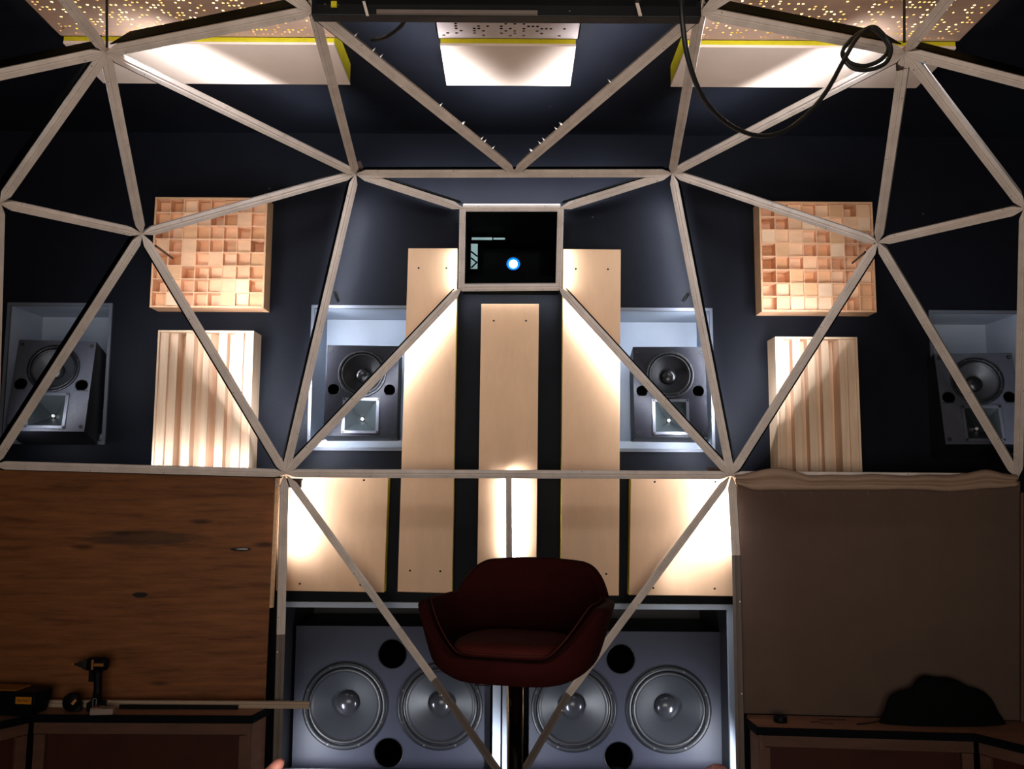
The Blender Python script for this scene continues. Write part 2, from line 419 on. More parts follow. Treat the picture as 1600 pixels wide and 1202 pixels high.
def strut(n1, n2, w=0.044, d=0.060, mats=None, taper=(True, True), screws=None, led=None, fin=None, tips=0, name='strut', off=0.0, ledn=0.0):
    """led: list of (side, watts per metre, tilt degrees, start, end). side +1/-1 along s; fin: side."""
    a, b = W(n1), W(n2)
    t, n, s = axes(a, b); L = (b - a).length
    a = a + n * off; b = b + n * off
    mb = MB()
    def ring(x, k):
        c = a + t * x; hw = w / 2 * k
        g = min(0.0018, hw * 0.2)
        prof = [(-hw, 0.005), (-g * 3, 0.0), (-g, 0.0045), (g, 0.0045), (g * 3, 0.0), (hw, 0.005), (hw, d), (-hw, d)]
        return [c + s * u + n * v for (u, v) in prof]
    tl = 0.055
    st = []
    if taper[0]: st += [(0.0, 0.12), (tl, 1.0)]
    else: st += [(0.0, 1.0)]
    if taper[1]: st += [(L - tl, 1.0), (L, 0.12)]
    else: st += [(L, 1.0)]
    vs = []; fs = []
    for (x, k) in st: vs += ring(x, k)
    for i in range(len(st) - 1):
        for k in range(8):
            k2 = (k + 1) % 8
            fs.append((i * 8 + k, i * 8 + k2, (i + 1) * 8 + k2, (i + 1) * 8 + k))
    fs.append(tuple(range(8))); m0 = (len(st) - 1) * 8; fs.append(tuple(range(m0, m0 + 8)))
    mb.add(vs, fs, 0)
    ns = screws if screws is not None else max(2, int(L / 0.34))
    for k in range(ns):
        x = L * (k + 0.5 + rnd.uniform(-0.22, 0.22)) / ns if ns > 2 else (0.09 if k == 0 else L - 0.09)
        c = a + t * x + s * (rnd.choice((-1, 1)) * w * 0.27) + n * 0.003
        mb.lathe([(0.0, 0.001), (0.0052, 0.0), (0.0052, -0.004)], c, -n, 8, 1, False)
        if rnd.random() < 0.3:
            c2 = c + t * 0.022
            mb.lathe([(0.0, 0.001), (0.0042, 0.0), (0.0042, -0.004)], c2, -n, 8, 1, False)
    up = 1 if s.z > 0 else -1
    for k in range(tips):
        x = L * (0.12 + 0.8 * rnd.random()); c = a + t * x + s * (up * w / 2) + n * 0.025
        mb.lathe([(0.003, -0.003), (0.0028, 0.010), (0.0, 0.020)], c, s * up, 6, 2, False)
    o = mb.build(name, mats or ['strut', 'dark', 'steel'], frame, FO)
    if fin:
        fs_ = fin if isinstance(fin, tuple) else (fin, 0.0, 1.0, 0.045)
        sd, x0, x1, dep = fs_
        c0 = a + t * (L * x0) + s * (sd * (w / 2 + 0.0025)); ln = L * (x1 - x0)
        fb = MB().obox(c0 + t * (ln / 2) + n * (d * 0.35 + (d * 0.65 + dep) / 2), t, s, n, ln / 2, 0.0022, (d * 0.65 + dep) / 2)
        fb.build('blackout_strip', 'blackout', o, FO)  # on some struts unseen and added to cut off led light
    for (side, pw, tilt, x0, x1) in (led or []):
        ln = L * (x1 - x0)
        mid = a + t * (L * (x0 + x1) / 2) + s * (side * w * 0.28) + n * (d + 0.003)
        if ledn:      # strip glued inside the blackout fin, close to its back edge
            mid = a + t * (L * (x0 + x1) / 2) - s * (side * (w / 2 - 0.007)) + n * (d + ledn)
        MB().obox(mid, t, s, n, ln / 2, 0.005, 0.002).build('led_strip', 'led', o, FO)
        dr = (n * math.cos(R(tilt)) + s * (side * math.sin(R(tilt)))).normalized()
        LEDS.append((mid + dr * 0.010, t, dr, ln, pw * ln))
    return o

# side helper: +1 / -1 so that s points to the given picture direction
def sd(n1, n2, dx, dy):
    a, b = W(n1), W(n2)
    t, n, s = axes(a, b)
    return 1 if (s.x * dx + s.z * dy) > 0 else -1

def S(n1, n2, led_dir=None, pw=4.0, tilt=45, span=(0.04, 0.96), fin=True, findepth=0.045, **k):
    led = None; fn = None
    if led_dir:
        sg = sd(n1, n2, *led_dir)
        led = [(sg, pw, tilt, span[0], span[1])]
        if fin: fn = (-sg, 0.02, 0.98, findepth)
    return strut(n1, n2, led=led, fin=fn, **k)

# ring and centre
S('A', 'B', (0, 1), 2.0, 25, (0.45, 0.93), findepth=0.05)
S('B', 'b', None)
strut('b', 'a')
S('E', 'B', (1, 0), 5.0, 45, (0.03, 0.85), findepth=0.125, ledn=0.11)
S('e', 'b', (-1, 0), 5.0, 45, (0.03, 0.85), findepth=0.125, ledn=0.11)
S('P4', 'B', (1, -1), 4.5, 40, findepth=0.012)
S('P3', 'b', (-1, -1), 4.5, 40, findepth=0.012)
S('C', 'B', (1, 1), 6.0, 35, (0.25, 0.96), findepth=0.12)
S('c', 'b', (-1, 1), 6.0, 35, (0.25, 0.96), findepth=0.12)
S('E', 'C')
S('e', 'c')
S('E', 'e', (0, -1), 5.2, 30, findepth=0.06)
strut('E', 'P1', fin=(sd('E', 'P1', 0, 1), 0.02, 0.98, 0.08)); strut('e', 'P2', fin=(sd('e', 'P2', 0, 1), 0.02, 0.98, 0.08))  # unseen fins added to block the led light from above
S('F', 'C'); S('f', 'c')
S('F', 'E', (0, 1), 3.2, 30, (0.14, 0.97))
S('f', 'e', (0, 1), 3.2, 30, (0.14, 0.97))
S('C', 'A', (1, -1), 1.4, 40, findepth=0.11)
S('c', 'a', (1, 1), 1.4, 40)
S('I', 'C'); S('i', 'c')
S('F', 'I', (1, -1), 0.8, 40, findepth=0.11); S('f', 'i')
S('i', 'a')
S('I', 'A')
S('F', 'Fl', (0, -1), 0.8, 40, findepth=0.12); S('f', 'fr', (0, -1), 0.8, 40, findepth=0.12)
S('F', 'G', (0, -1), 5.0, 60, findepth=0.12); S('f', 'g', (0, -1), 5.0, 60, findepth=0.12)
S('F', 'Fu'); S('f', 'fu')
S('G', 'Gu'); S('g', 'gu')
S('E', 'G'); S('e', 'g')
S('V', 'G', (1, 1), 5.0, 35, tips=9)
S('V', 'g', (-1, 1), 5.0, 35, tips=9)
# projection port surround
strut('P1', 'P2', w=0.036, d=0.10, taper=(False, False))
strut('P4', 'P3', w=0.040, d=0.07, taper=(False, False), led=[(sd('P4', 'P3', 0, -1), 1.2, 60, 0.02, 0.98)])
strut('P1', 'P4', w=0.036, d=0.07, taper=(False, False), led=[(sd('P1', 'P4', -1, 0), 1.6, 60, 0.45, 0.98)])
strut('P2', 'P3', w=0.036, d=0.07, taper=(False, False), led=[(sd('P2', 'P3', 1, 0), 1.6, 60, 0.45, 0.98)])
# lower legs: white upper length, grey lower length
LOWY = 4.90
def leg_pair(top, mid, bot, led_dir=None, pw=5.0, tilt=45, led_low=None, x1=0.99, low=(0.45, 0.95, 1.5), **k):
    hub('t_', *top); hub('m_', *mid); hub('o_', *bot)
    led = [(sd('t_', 'm_', *led_dir), pw, tilt, 0.09, x1)] if led_dir else None
    strut('t_', 'm_', led=led, taper=(True, False), **k)
    led = [(sd('m_', 'o_', *led_low), low[2], 60, low[0], low[1])] if led_low else None
    strut('m_', 'o_', mats=['strut_grey', 'steel', 'steel'], taper=(False, False), led=led, **k)
leg_pair((445, 744, LOWY), (439, 992, LOWY), (431, 1262, LOWY), (1, 0), 7.0, 40, (1, 0), x1=0.48, low=(0.72, 1.0, 16.0))
leg_pair((1143, 746, LOWY), (1150, 868, LOWY), (1158, 1262, LOWY), (-1, 0), 9.0, 40, (-1, 0), low=(0.80, 1.0, 17.0), x1=0.9)
leg_pair((449, 744, LOWY), (678, 1062, LOWY), (797, 1232, LOWY), w=0.040)
leg_pair((1139, 746, LOWY), (888, 1085, LOWY), (803, 1232, LOWY), (1, -1), 2.5, 40, w=0.040, x1=0.45)
hub('Mm', 796, 930, LOWY); hub('Ml', 797, 1262, LOWY)
s1 = sd('M', 'Mm', 1, 0)
strut('M', 'Mm', w=0.034, d=0.16, taper=(False, False), led=[(s1, 11.0, 20, 0.01, 0.72), (-s1, 2.2, 20, 0.01, 0.72)])
strut('Mm', 'Ml', w=0.034, d=0.05, taper=(False, False), led=[(s1, 12.0, 50, 0.75, 1.0), (-s1, 12.0, 50, 0.75, 1.0)])
# gusset blocks, tape, vertical rods
g = MB()
def gus(px, py, Y, w, h, ang):
    c = P(px, py, Y); ax = Vector((math.cos(R(ang)), 0, math.sin(R(ang)))); az = Vector((-math.sin(R(ang)), 0, math.cos(R(ang))))
    MB().obox(c, ax, Y3, az, w / 2, 0.012, h / 2).build('gusset', 'brownblock', frame, FO)
gus(458, 755, 4.96, 0.09, 0.05, 0); gus(1118, 738, 4.96, 0.09, 0.05, 0); gus(445, 722, 4.94, 0.05, 0.05, 30); gus(1130, 720, 4.94, 0.05, 0.05, -30)
gus(560, 262, 4.91, 0.05, 0.06, 20); gus(1410, 102, 3.62, 0.045, 0.04, 0)
def tape_bit(px, py, Y, w, h, ang):
    c = P(px, py, Y); ax = Vector((math.cos(R(ang)), 0, math.sin(R(ang)))); az = Vector((-math.sin(R(ang)), 0, math.cos(R(ang))))
    MB().obox(c, ax, Y3, az, w / 2, 0.001, h / 2).build('masking_tape', 'blue_tape', frame, FO)
tape_bit(461, 718, 4.92, 0.022, 0.018, 10); tape_bit(447, 718, 4.92, 0.008, 0.02, 10); tape_bit(1131, 729, 4.92, 0.008, 0.03, 20)
tape_bit(1441, 97, 3.57, 0.010, 0.022, 40); tape_bit(860, 325, 5.025, 0.05, 0.006, 0)
for (x, y0) in ((167, 74), (1413, 66)):
    MB().cyl(P(x, y0, 3.42), P(x, -12, 3.42), 0.0055, 10).build('hanging_rod', 'cable', frame, FO)

# ------------------------------------------------------------------ LED lamps
def area(name, loc, t, dr, sx, sy, watts, col, spread=180):
    ld = bpy.data.lights.new(name, 'AREA'); ld.shape = 'RECTANGLE'; ld.size = sx; ld.size_y = sy
    ld.energy = watts; ld.color = col; ld.spread = R(spread)
    o = bpy.data.objects.new(name, ld); COL.objects.link(o)
    z = -dr.normalized(); x = (t - z * t.dot(z)).normalized(); y = z.cross(x)
    mtx = Matrix((x, y, z)).transposed().to_4x4(); mtx.translation = loc
    o.matrix_world = mtx
    return o
LEDCOL = (0.86, 0.91, 1.0)
LEDK = 1.0
for (loc, t, dr, ln, pw) in LEDS:
    area('led_light', loc, t, dr, ln, 0.012, pw * LEDK, LEDCOL, 125)
area('room_light', Vector((0, -1.6, 1.3)), X3, Vector((0, 1, 0.44)), 3.2, 1.8, 50, (1.0, 0.90, 0.80), 120)
area('added_uplight', Vector((0, 0.4, 0.45)), X3, Vector((0, 0.75, 0.66)), 2.4, 0.5, 14, (1.0, 0.90, 0.80), 100)  # unseen lamp added to brighten the undersides of the upper struts

# ------------------------------------------------------------------ wall absorbers
def absorber(corners, label, group='flat wood panels on the wall', yf=5.11, face='birch'):
    q = [P(x, y, yf) for (x, y) in corners]      # tl, tr, br, bl
    c = sum(q, Vector()) / 4
    o = empty('absorber_panel', Vector((c.x, WY - 0.002, q[2].z)), label, 'panel', group)
    org = o.location
    MB().slab(q, (0, 0.014, 0)).build('face_board', face, o, org, bevel=0.002)
    q2 = [p + Vector((0, 0.0145, 0)) for p in q]
    MB().slab(q2, (0, WY - yf - 0.018, 0)).build('felt_core', 'felt', o, org)
    for (u, v) in ((0.22, 0.06), (0.78, 0.06), (0.22, 0.94), (0.78, 0.94)):
        a = q[0].lerp(q[1], u); b = q[3].lerp(q[2], u); p = a.lerp(b, v)
        MB().lathe([(0, 0.002), (0.006, 0.001), (0.006, -0.002)], p, (0, -1, 0), 10).build('screw', 'dark', o, org)
    return o
absorber([(638, 388), (715, 388), (706, 927), (621, 925)], 'tall birch panel left of the projection port, hung highest beside the left inner loudspeaker')
absorber([(752, 475), (842, 475), (838, 928), (745, 928)], 'narrow birch panel directly below the projection port, lit by a vertical strip')
absorber([(880, 389), (970, 390), (967, 931), (876, 931)], 'tall birch panel right of the projection port beside the right inner loudspeaker')
absorber([(434, 738), (607, 740), (600, 926), (431, 923)], 'short wide birch panel above the left subwoofer, glaring white along its left edge')
absorber([(986, 742), (1155, 742), (1154, 932), (983, 930)], 'short wide birch panel above the right subwoofer, glaring white along its right edge')

# ------------------------------------------------------------------ ceiling panels
ZB = ZC - 0.11
def ceil_face(x0, x1, label):
    yn = Pz(800, 72, ZB).y; yf = Pz(800, 134, ZB).y
    o = empty('ceiling_panel', ((x0 + x1) / 2, (yn + yf) / 2, ZB), label, 'panel', 'pale panels hung under the ceiling')
    org = o.location
    MB().box(x0, x1, yn, yf, ZB, ZB + 0.012).build('face_board', 'whitewood', o, org)
    MB().box(x0 + 0.001, x1 - 0.001, yn + 0.001, yf - 0.001, ZB + 0.012, ZC - 0.001).build('felt_edge', 'felt', o, org)
    return yn, yf
XL = (Pz(103, 72, ZB).x, Pz(523, 72, ZB).x); XM = (Pz(688, 72, ZB).x, Pz(900, 72, ZB).x); XR = (Pz(1073, 72, ZB).x, Pz(1498, 72, ZB).x)
yn, yf = ceil_face(*XL, 'wide pale ceiling panel with yellow edge at the left, above the left skyline diffuser')
ceil_face(*XM, 'small pale ceiling panel with yellow edge, the middle one above the projection port')
ceil_face(*XR, 'wide pale ceiling panel with yellow edge at the right, crossed by the coiled cable')

def perf_panel(x0, x1, y0, y1, z, label, face, backing, lit, pitch=0.020, r=0.0060):
    o = empty('perforated_panel', ((x0 + x1) / 2, (y0 + y1) / 2, z), label, 'panel', 'perforated boards under the ceiling')
    org = o.location
    nx = int((x1 - x0) / pitch); ny = int((y1 - y0) / pitch)
    px, py = (x1 - x0) / nx, (y1 - y0) / ny
    mb = MB(); rg = random.Random(int(1000 * x0) + 3)
    for i in range(nx):
        for j in range(ny):
            cx, cy = x0 + (i + 0.5) * px, y0 + (j + 0.5) * py
            cs = [(cx + px / 2, cy + py / 2, z), (cx - px / 2, cy + py / 2, z), (cx - px / 2, cy - py / 2, z), (cx + px / 2, cy - py / 2, z)]
            edge = i in (0, nx - 1) or j in (0, ny - 1)
            if edge or rg.random() > 0.27:
                mb.add(cs, [(0, 1, 2, 3)])
                continue
            hv = [(cx + r * math.cos(R(22.5 + 45 * k)), cy + r * math.sin(R(22.5 + 45 * k)), z) for k in range(8)]
            tv = [(x, y, z + 0.0012) for (x, y, _) in hv]
            fs = []
            for c in range(4):
                k0, k1, k2 = 4 + (2 * c) % 8, 4 + (2 * c + 1) % 8, 4 + (2 * c + 2) % 8
                fs.append((c, k0, k1)); fs.append((c, k1, k2, (c + 1) % 4))
            for k in range(8):
                fs.append((4 + k, 4 + (k + 1) % 8, 12 + (k + 1) % 8, 12 + k))
            mb.add(cs + hv + tv, fs)
    mb.build('perforated_board', face, o, org)
    rim = MB()
    rim.box(x0, x0 + 0.006, y0, y1, z, z + 0.03); rim.box(x1 - 0.006, x1, y0, y1, z, z + 0.03)
    rim.box(x0, x1, y1 - 0.006, y1, z, z + 0.03); rim.box(x0, x1, y0, y0 + 0.006, z, z + 0.03)
    rim.build('rim', face, o, org)
    MB().box(x0, x1, y0, y1, z + 0.045, z + 0.06).build('wool_backing', backing, o, org)
    if lit:
        for k in range(9):
            xx = x0 + (x1 - x0) * (k + 0.5) / 9
            area('cavity_light', Vector((xx, (y0 + y1) / 2, z + 0.012)), Y3, Z3, (y1 - y0) * 0.95, 0.012, lit * (y1 - y0) / 9, (1.0, 0.93, 0.8))
ZP = ZB + 0.032
perf_panel(XL[0] - 0.015, XL[1] + 0.02, yn - 0.95, yn - 0.004, ZP, 'brown perforated board with glowing holes in the top left corner', 'perf', 'felt_pale', 18)
perf_panel(XM[0] - 0.012, XM[1] + 0.012, yn - 0.6, yn - 0.004, ZP, 'small grey perforated board with dark holes under the black overhead rig', 'perf_grey', 'felt_unlit', 0, 0.020, 0.0078)
perf_panel(XR[0] - 0.02, XR[1] + 0.015, yn - 0.95, yn - 0.004, ZP, 'brown perforated board with glowing holes in the top right corner', 'perf', 'felt_pale', 18)

# ------------------------------------------------------------------ skyline diffusers
def skyline(corners, label, seed):
    yf = 5.07
    q = [P(x, y, yf) for (x, y) in corners]
    c = sum(q, Vector()) / 4
    w = ((q[1] - q[0]).length + (q[2] - q[3]).length) / 2; h = ((q[3] - q[0]).length + (q[2] - q[1]).length) / 2
    d = WY - yf - 0.003
    o = empty('skyline_diffuser', (c.x, yf, c.z), label, 'diffuser', 'square wooden well diffusers')
    t = 0.012; mb = MB()
    mb.box(-w / 2, -w / 2 + t, 0, d, -h / 2, h / 2); mb.box(w / 2 - t, w / 2, 0, d, -h / 2, h / 2)
    mb.box(-w / 2 + t, w / 2 - t, 0, d, -h / 2, -h / 2 + t); mb.box(-w / 2 + t, w / 2 - t, 0, d, h / 2 - t, h / 2)
    mb.build('frame', 'pine_dark', o, bevel=0.0015)
    g = MB(); iw, ih = w - 2 * t, h - 2 * t
    for k in range(1, 8):
        x = -iw / 2 + iw * k / 8; z = -ih / 2 + ih * k / 8
        g.box(x - 0.003, x + 0.003, 0.003, d - 0.002, -ih / 2, ih / 2)
        g.box(-iw / 2, iw / 2, 0.0035, d - 0.002, z - 0.003, z + 0.003)
    g.build('divider_grid', 'pine', o)
    b = MB(); rg = random.Random(seed)
    for i in range(8):
        for j in range(8):
            x0 = -iw / 2 + iw * i / 8; z0 = -ih / 2 + ih * j / 8
            dep = rg.choice((0.006, 0.014, 0.026, 0.040, 0.055, 0.072, 0.095))
            b.box(x0 + 0.003, x0 + iw / 8 - 0.003, dep, d - 0.002, z0 + 0.003, z0 + ih / 8 - 0.003, rg.randrange(3))
    p1 = mat('pine_block_pale', (0.92, 0.60, 0.38), 0.5, var=0.1, scale=5, stretch=(1, 1, 4), spec=0.3)
    p2 = mat('pine_block_amber', (0.78, 0.43, 0.22), 0.5, var=0.1, scale=5, stretch=(1, 1, 4), spec=0.3)
    b.build('well_blocks', ['pine', p1, p2], o)
    return o
skyline([(241, 308), (417, 309), (413, 481), (235, 481)], 'square wooden grid diffuser on the left part of the dark wall', 11)
skyline([(1187, 315), (1365, 315), (1368, 488), (1189, 487)], 'square wooden grid diffuser on the right part of the dark wall', 5)

# ------------------------------------------------------------------ slatted diffusers
def slatted(x0, x1, ytop, ybot, label, seq):
    yf = 5.04
    a, b = P(x0, ytop, yf), P(x1, ybot, yf)
    w, h = b.x - a.x, a.z - b.z
    o = empty('slatted_diffuser', (a.x + w / 2, yf, b.z), label, 'diffuser', 'tall wooden slatted diffusers')
    d = WY - yf - 0.003; t = 0.012
    mb = MB()
    mb.box(-w / 2, -w / 2 + t, 0, d, 0, h); mb.box(w / 2 - t, w / 2, 0, d, 0, h); mb.box(-w / 2 + t, w / 2 - t, 0, d, h - t, h); mb.box(-w / 2 + t, w / 2 - t, 0, d, 0, t)
    mb.build('frame', 'slat', o, bevel=0.0015)
    n = len(seq); iw = w - 2 * t
    for k, dep in enumerate(seq):
        xx0 = -w / 2 + t + iw * k / n; xx1 = xx0 + iw / n
        s_ = MB()
        if dep < 0:      # curved well face
            m_ = 8; pts = []
            for q in range(m_ + 1):
                u = q / m_
                pts.append((xx0 + (xx1 - xx0) * u, -dep * math.sin(math.pi * u) * 0.9 + 0.015))
            vs = [(x, y, z) for z in (t, h - t) for (x, y) in pts]
            s_.add(vs, [(i, i + 1, m_ + 2 + i, m_ + 1 + i) for i in range(m_)], 0, True)
        else:
            s_.box(xx0 + 0.0006, xx1 - 0.0006, dep, d - 0.002, t, h - t)
        s_.build('slat', 'slat', o)
    return o
slatted(247, 386, 516, 790, 'tall slatted pine diffuser below the left square diffuser, rising behind the plywood', [0.01, 0.03, 0.12, 0.02, 0.085, 0.04, -0.10, 0.015, 0.07, 0.012, 0.03])
slatted(1211, 1350, 526, 800, 'tall slatted pine diffuser below the right square diffuser, rising behind the rolled cloth', [0.025, 0.07, 0.015, 0.085, 0.03, 0.10, 0.055, 0.125, 0.02, 0.01])

# ------------------------------------------------------------------ loudspeakers
def driver_profile(r, cap_r):
    """front profile from rim to dust cap: (radius, height towards the front)"""
    prof = [(r, -0.002), (r, 0.008), (r * 0.985, 0.011), (r * 0.90, 0.011), (r * 0.885, 0.005)]
    return prof
def add_driver(parent, c, r, cap_r, depth, capmat='cap', rings=0, screws=8, name='woofer', conem='cone'):
    c = Vector(c)
    rim = MB().lathe([(r, -0.001), (r, 0.007), (r * 0.985, 0.010), (r * 0.90, 0.010), (r * 0.885, 0.004), (r * 0.88, -0.004)], c, (0, -1, 0), 56)
    for k in range(screws):
        t = 2 * math.pi * (k + 0.5) / screws
        p = c + Vector((math.cos(t) * r * 0.945, 0, math.sin(t) * r * 0.945))
        rim.lathe([(r * 0.03, 0.009), (r * 0.03, 0.012), (r * 0.016, 0.0125), (0, 0.010)], p, (0, -1, 0), 8, 1, False)
    o = rim.build(name, ['ring', 'toolgrey'], parent)
    su = [(r * 0.88, 0.0)]
    for k in range(0, 9):
        u = k / 8
        su.append((r * (0.88 - 0.10 * u), 0.006 * math.sin(math.pi * u) + 0.0))
    MB().lathe(su, c, (0, -1, 0), 56).build('surround', 'surround', o)
    cn = []
    n = 22
    for k in range(n + 1):
        u = k / n
        rr = r * 0.78 + (cap_r * 0.95 - r * 0.78) * u
        hh = -depth * (u ** 0.85)
        if rings and 0.1 < u < 0.9: hh += 0.0014 * (k % 2)
        cn.append((rr, hh))
    MB().lathe(cn, c, (0, -1, 0), 56).build('cone', conem, o)
    cp = []
    for k in range(10):
        u = k / 9 * math.pi / 2
        cp.append((cap_r * math.cos(u), -depth * 0.98 + cap_r * 0.62 * math.sin(u)))
    MB().lathe(cp, c, (0, -1, 0), 40).build('dust_cap', capmat, o)
    return o

def plate_with_round_holes(mb, x0, x1, z0, z1, y, hs, mi=0):
    """front plate: grid strips around square cells, each cell with a round hole. hs: (cx, cz, r)"""
    cells = []
    xs = {x0, x1}; zs = {z0, z1}
    for (cx, cz, r) in hs:
        e = r * 1.06
        cells.append((cx - e, cx + e, cz - e, cz + e, cx, cz, r)); xs |= {cx - e, cx + e}; zs |= {cz - e, cz + e}
    xs, zs = sorted(xs), sorted(zs)
    for i in range(len(xs) - 1):
        for j in range(len(zs) - 1):
            mx, mz = (xs[i] + xs[i + 1]) / 2, (zs[j] + zs[j + 1]) / 2
            if any(c[0] < mx < c[1] and c[2] < mz < c[3] for c in cells): continue
            mb.add([(xs[i], y, zs[j]), (xs[i + 1], y, zs[j]), (xs[i + 1], y, zs[j + 1]), (xs[i], y, zs[j + 1])], [(0, 1, 2, 3)], mi)
    N = 40
    for (a, b, c, d, cx, cz, r) in cells:
        vi, vo = [], []
        for k in range(N):
            t = 2 * math.pi * k / N; u, w = math.cos(t), math.sin(t)
            m_ = max(abs(u), abs(w)); e = (b - a) / 2
            vo.append((cx + u / m_ * e, y, cz + w / m_ * e)); vi.append((cx + u * r, y, cz + w * r))
        mb.add(vi + vo, [(k, (k + 1) % N, N + (k + 1) % N, N + k) for k in range(N)], mi)

def cabinet(w, h, d, hs, sq, matn, sidemat, parent):
    """body with openings in the baffle; sq: (x0,x1,z0,z1) square opening or None"""
    mb = MB()
    x0, x1, z0, z1 = -w / 2, w / 2, -h / 2, h / 2
    if sq:
        plate_with_round_holes(mb, x0, x1, sq[3], z1, 0, hs)
        for (a, b, c, e) in ((x0, sq[0], sq[2], sq[3]), (sq[1], x1, sq[2], sq[3]), (x0, x1, z0, sq[2])):
            mb.add([(a, 0, c), (b, 0, c), (b, 0, e), (a, 0, e)], [(0, 1, 2, 3)])
    else:
        plate_with_round_holes(mb, x0, x1, z0, z1, 0, hs)
    mb.add([(x0, 0, z0), (x0, d, z0), (x0, d, z1), (x0, 0, z1)], [(0, 1, 2, 3)], 1)
    mb.add([(x1, 0, z0), (x1, d, z0), (x1, d, z1), (x1, 0, z1)], [(0, 1, 2, 3)], 1)
    mb.add([(x0, 0, z1), (x1, 0, z1), (x1, d, z1), (x0, d, z1)], [(0, 1, 2, 3)], 1)
    mb.add([(x0, 0, z0), (x1, 0, z0), (x1, d, z0), (x0, d, z0)], [(0, 1, 2, 3)], 1)
    mb.add([(x0, d, z0), (x1, d, z0), (x1, d, z1), (x0, d, z1)], [(0, 1, 2, 3)], 1)
    return mb.build('cabinet', [matn, sidemat], parent, recalc=False)

def port(parent, cx, cz, r, depth=0.12):
    mb = MB().lathe([(r * 1.06, 0.0012), (r, 0.0012), (r * 0.98, -0.004)], (cx, 0, cz), (0, -1, 0), 40, 1)
    mb.lathe([(r * 0.98, -0.004), (r * 0.98, -depth), (0, -depth)], (cx, 0, cz), (0, -1, 0), 40, 0)
    return mb.build('port', ['hole', 'ring'], parent)

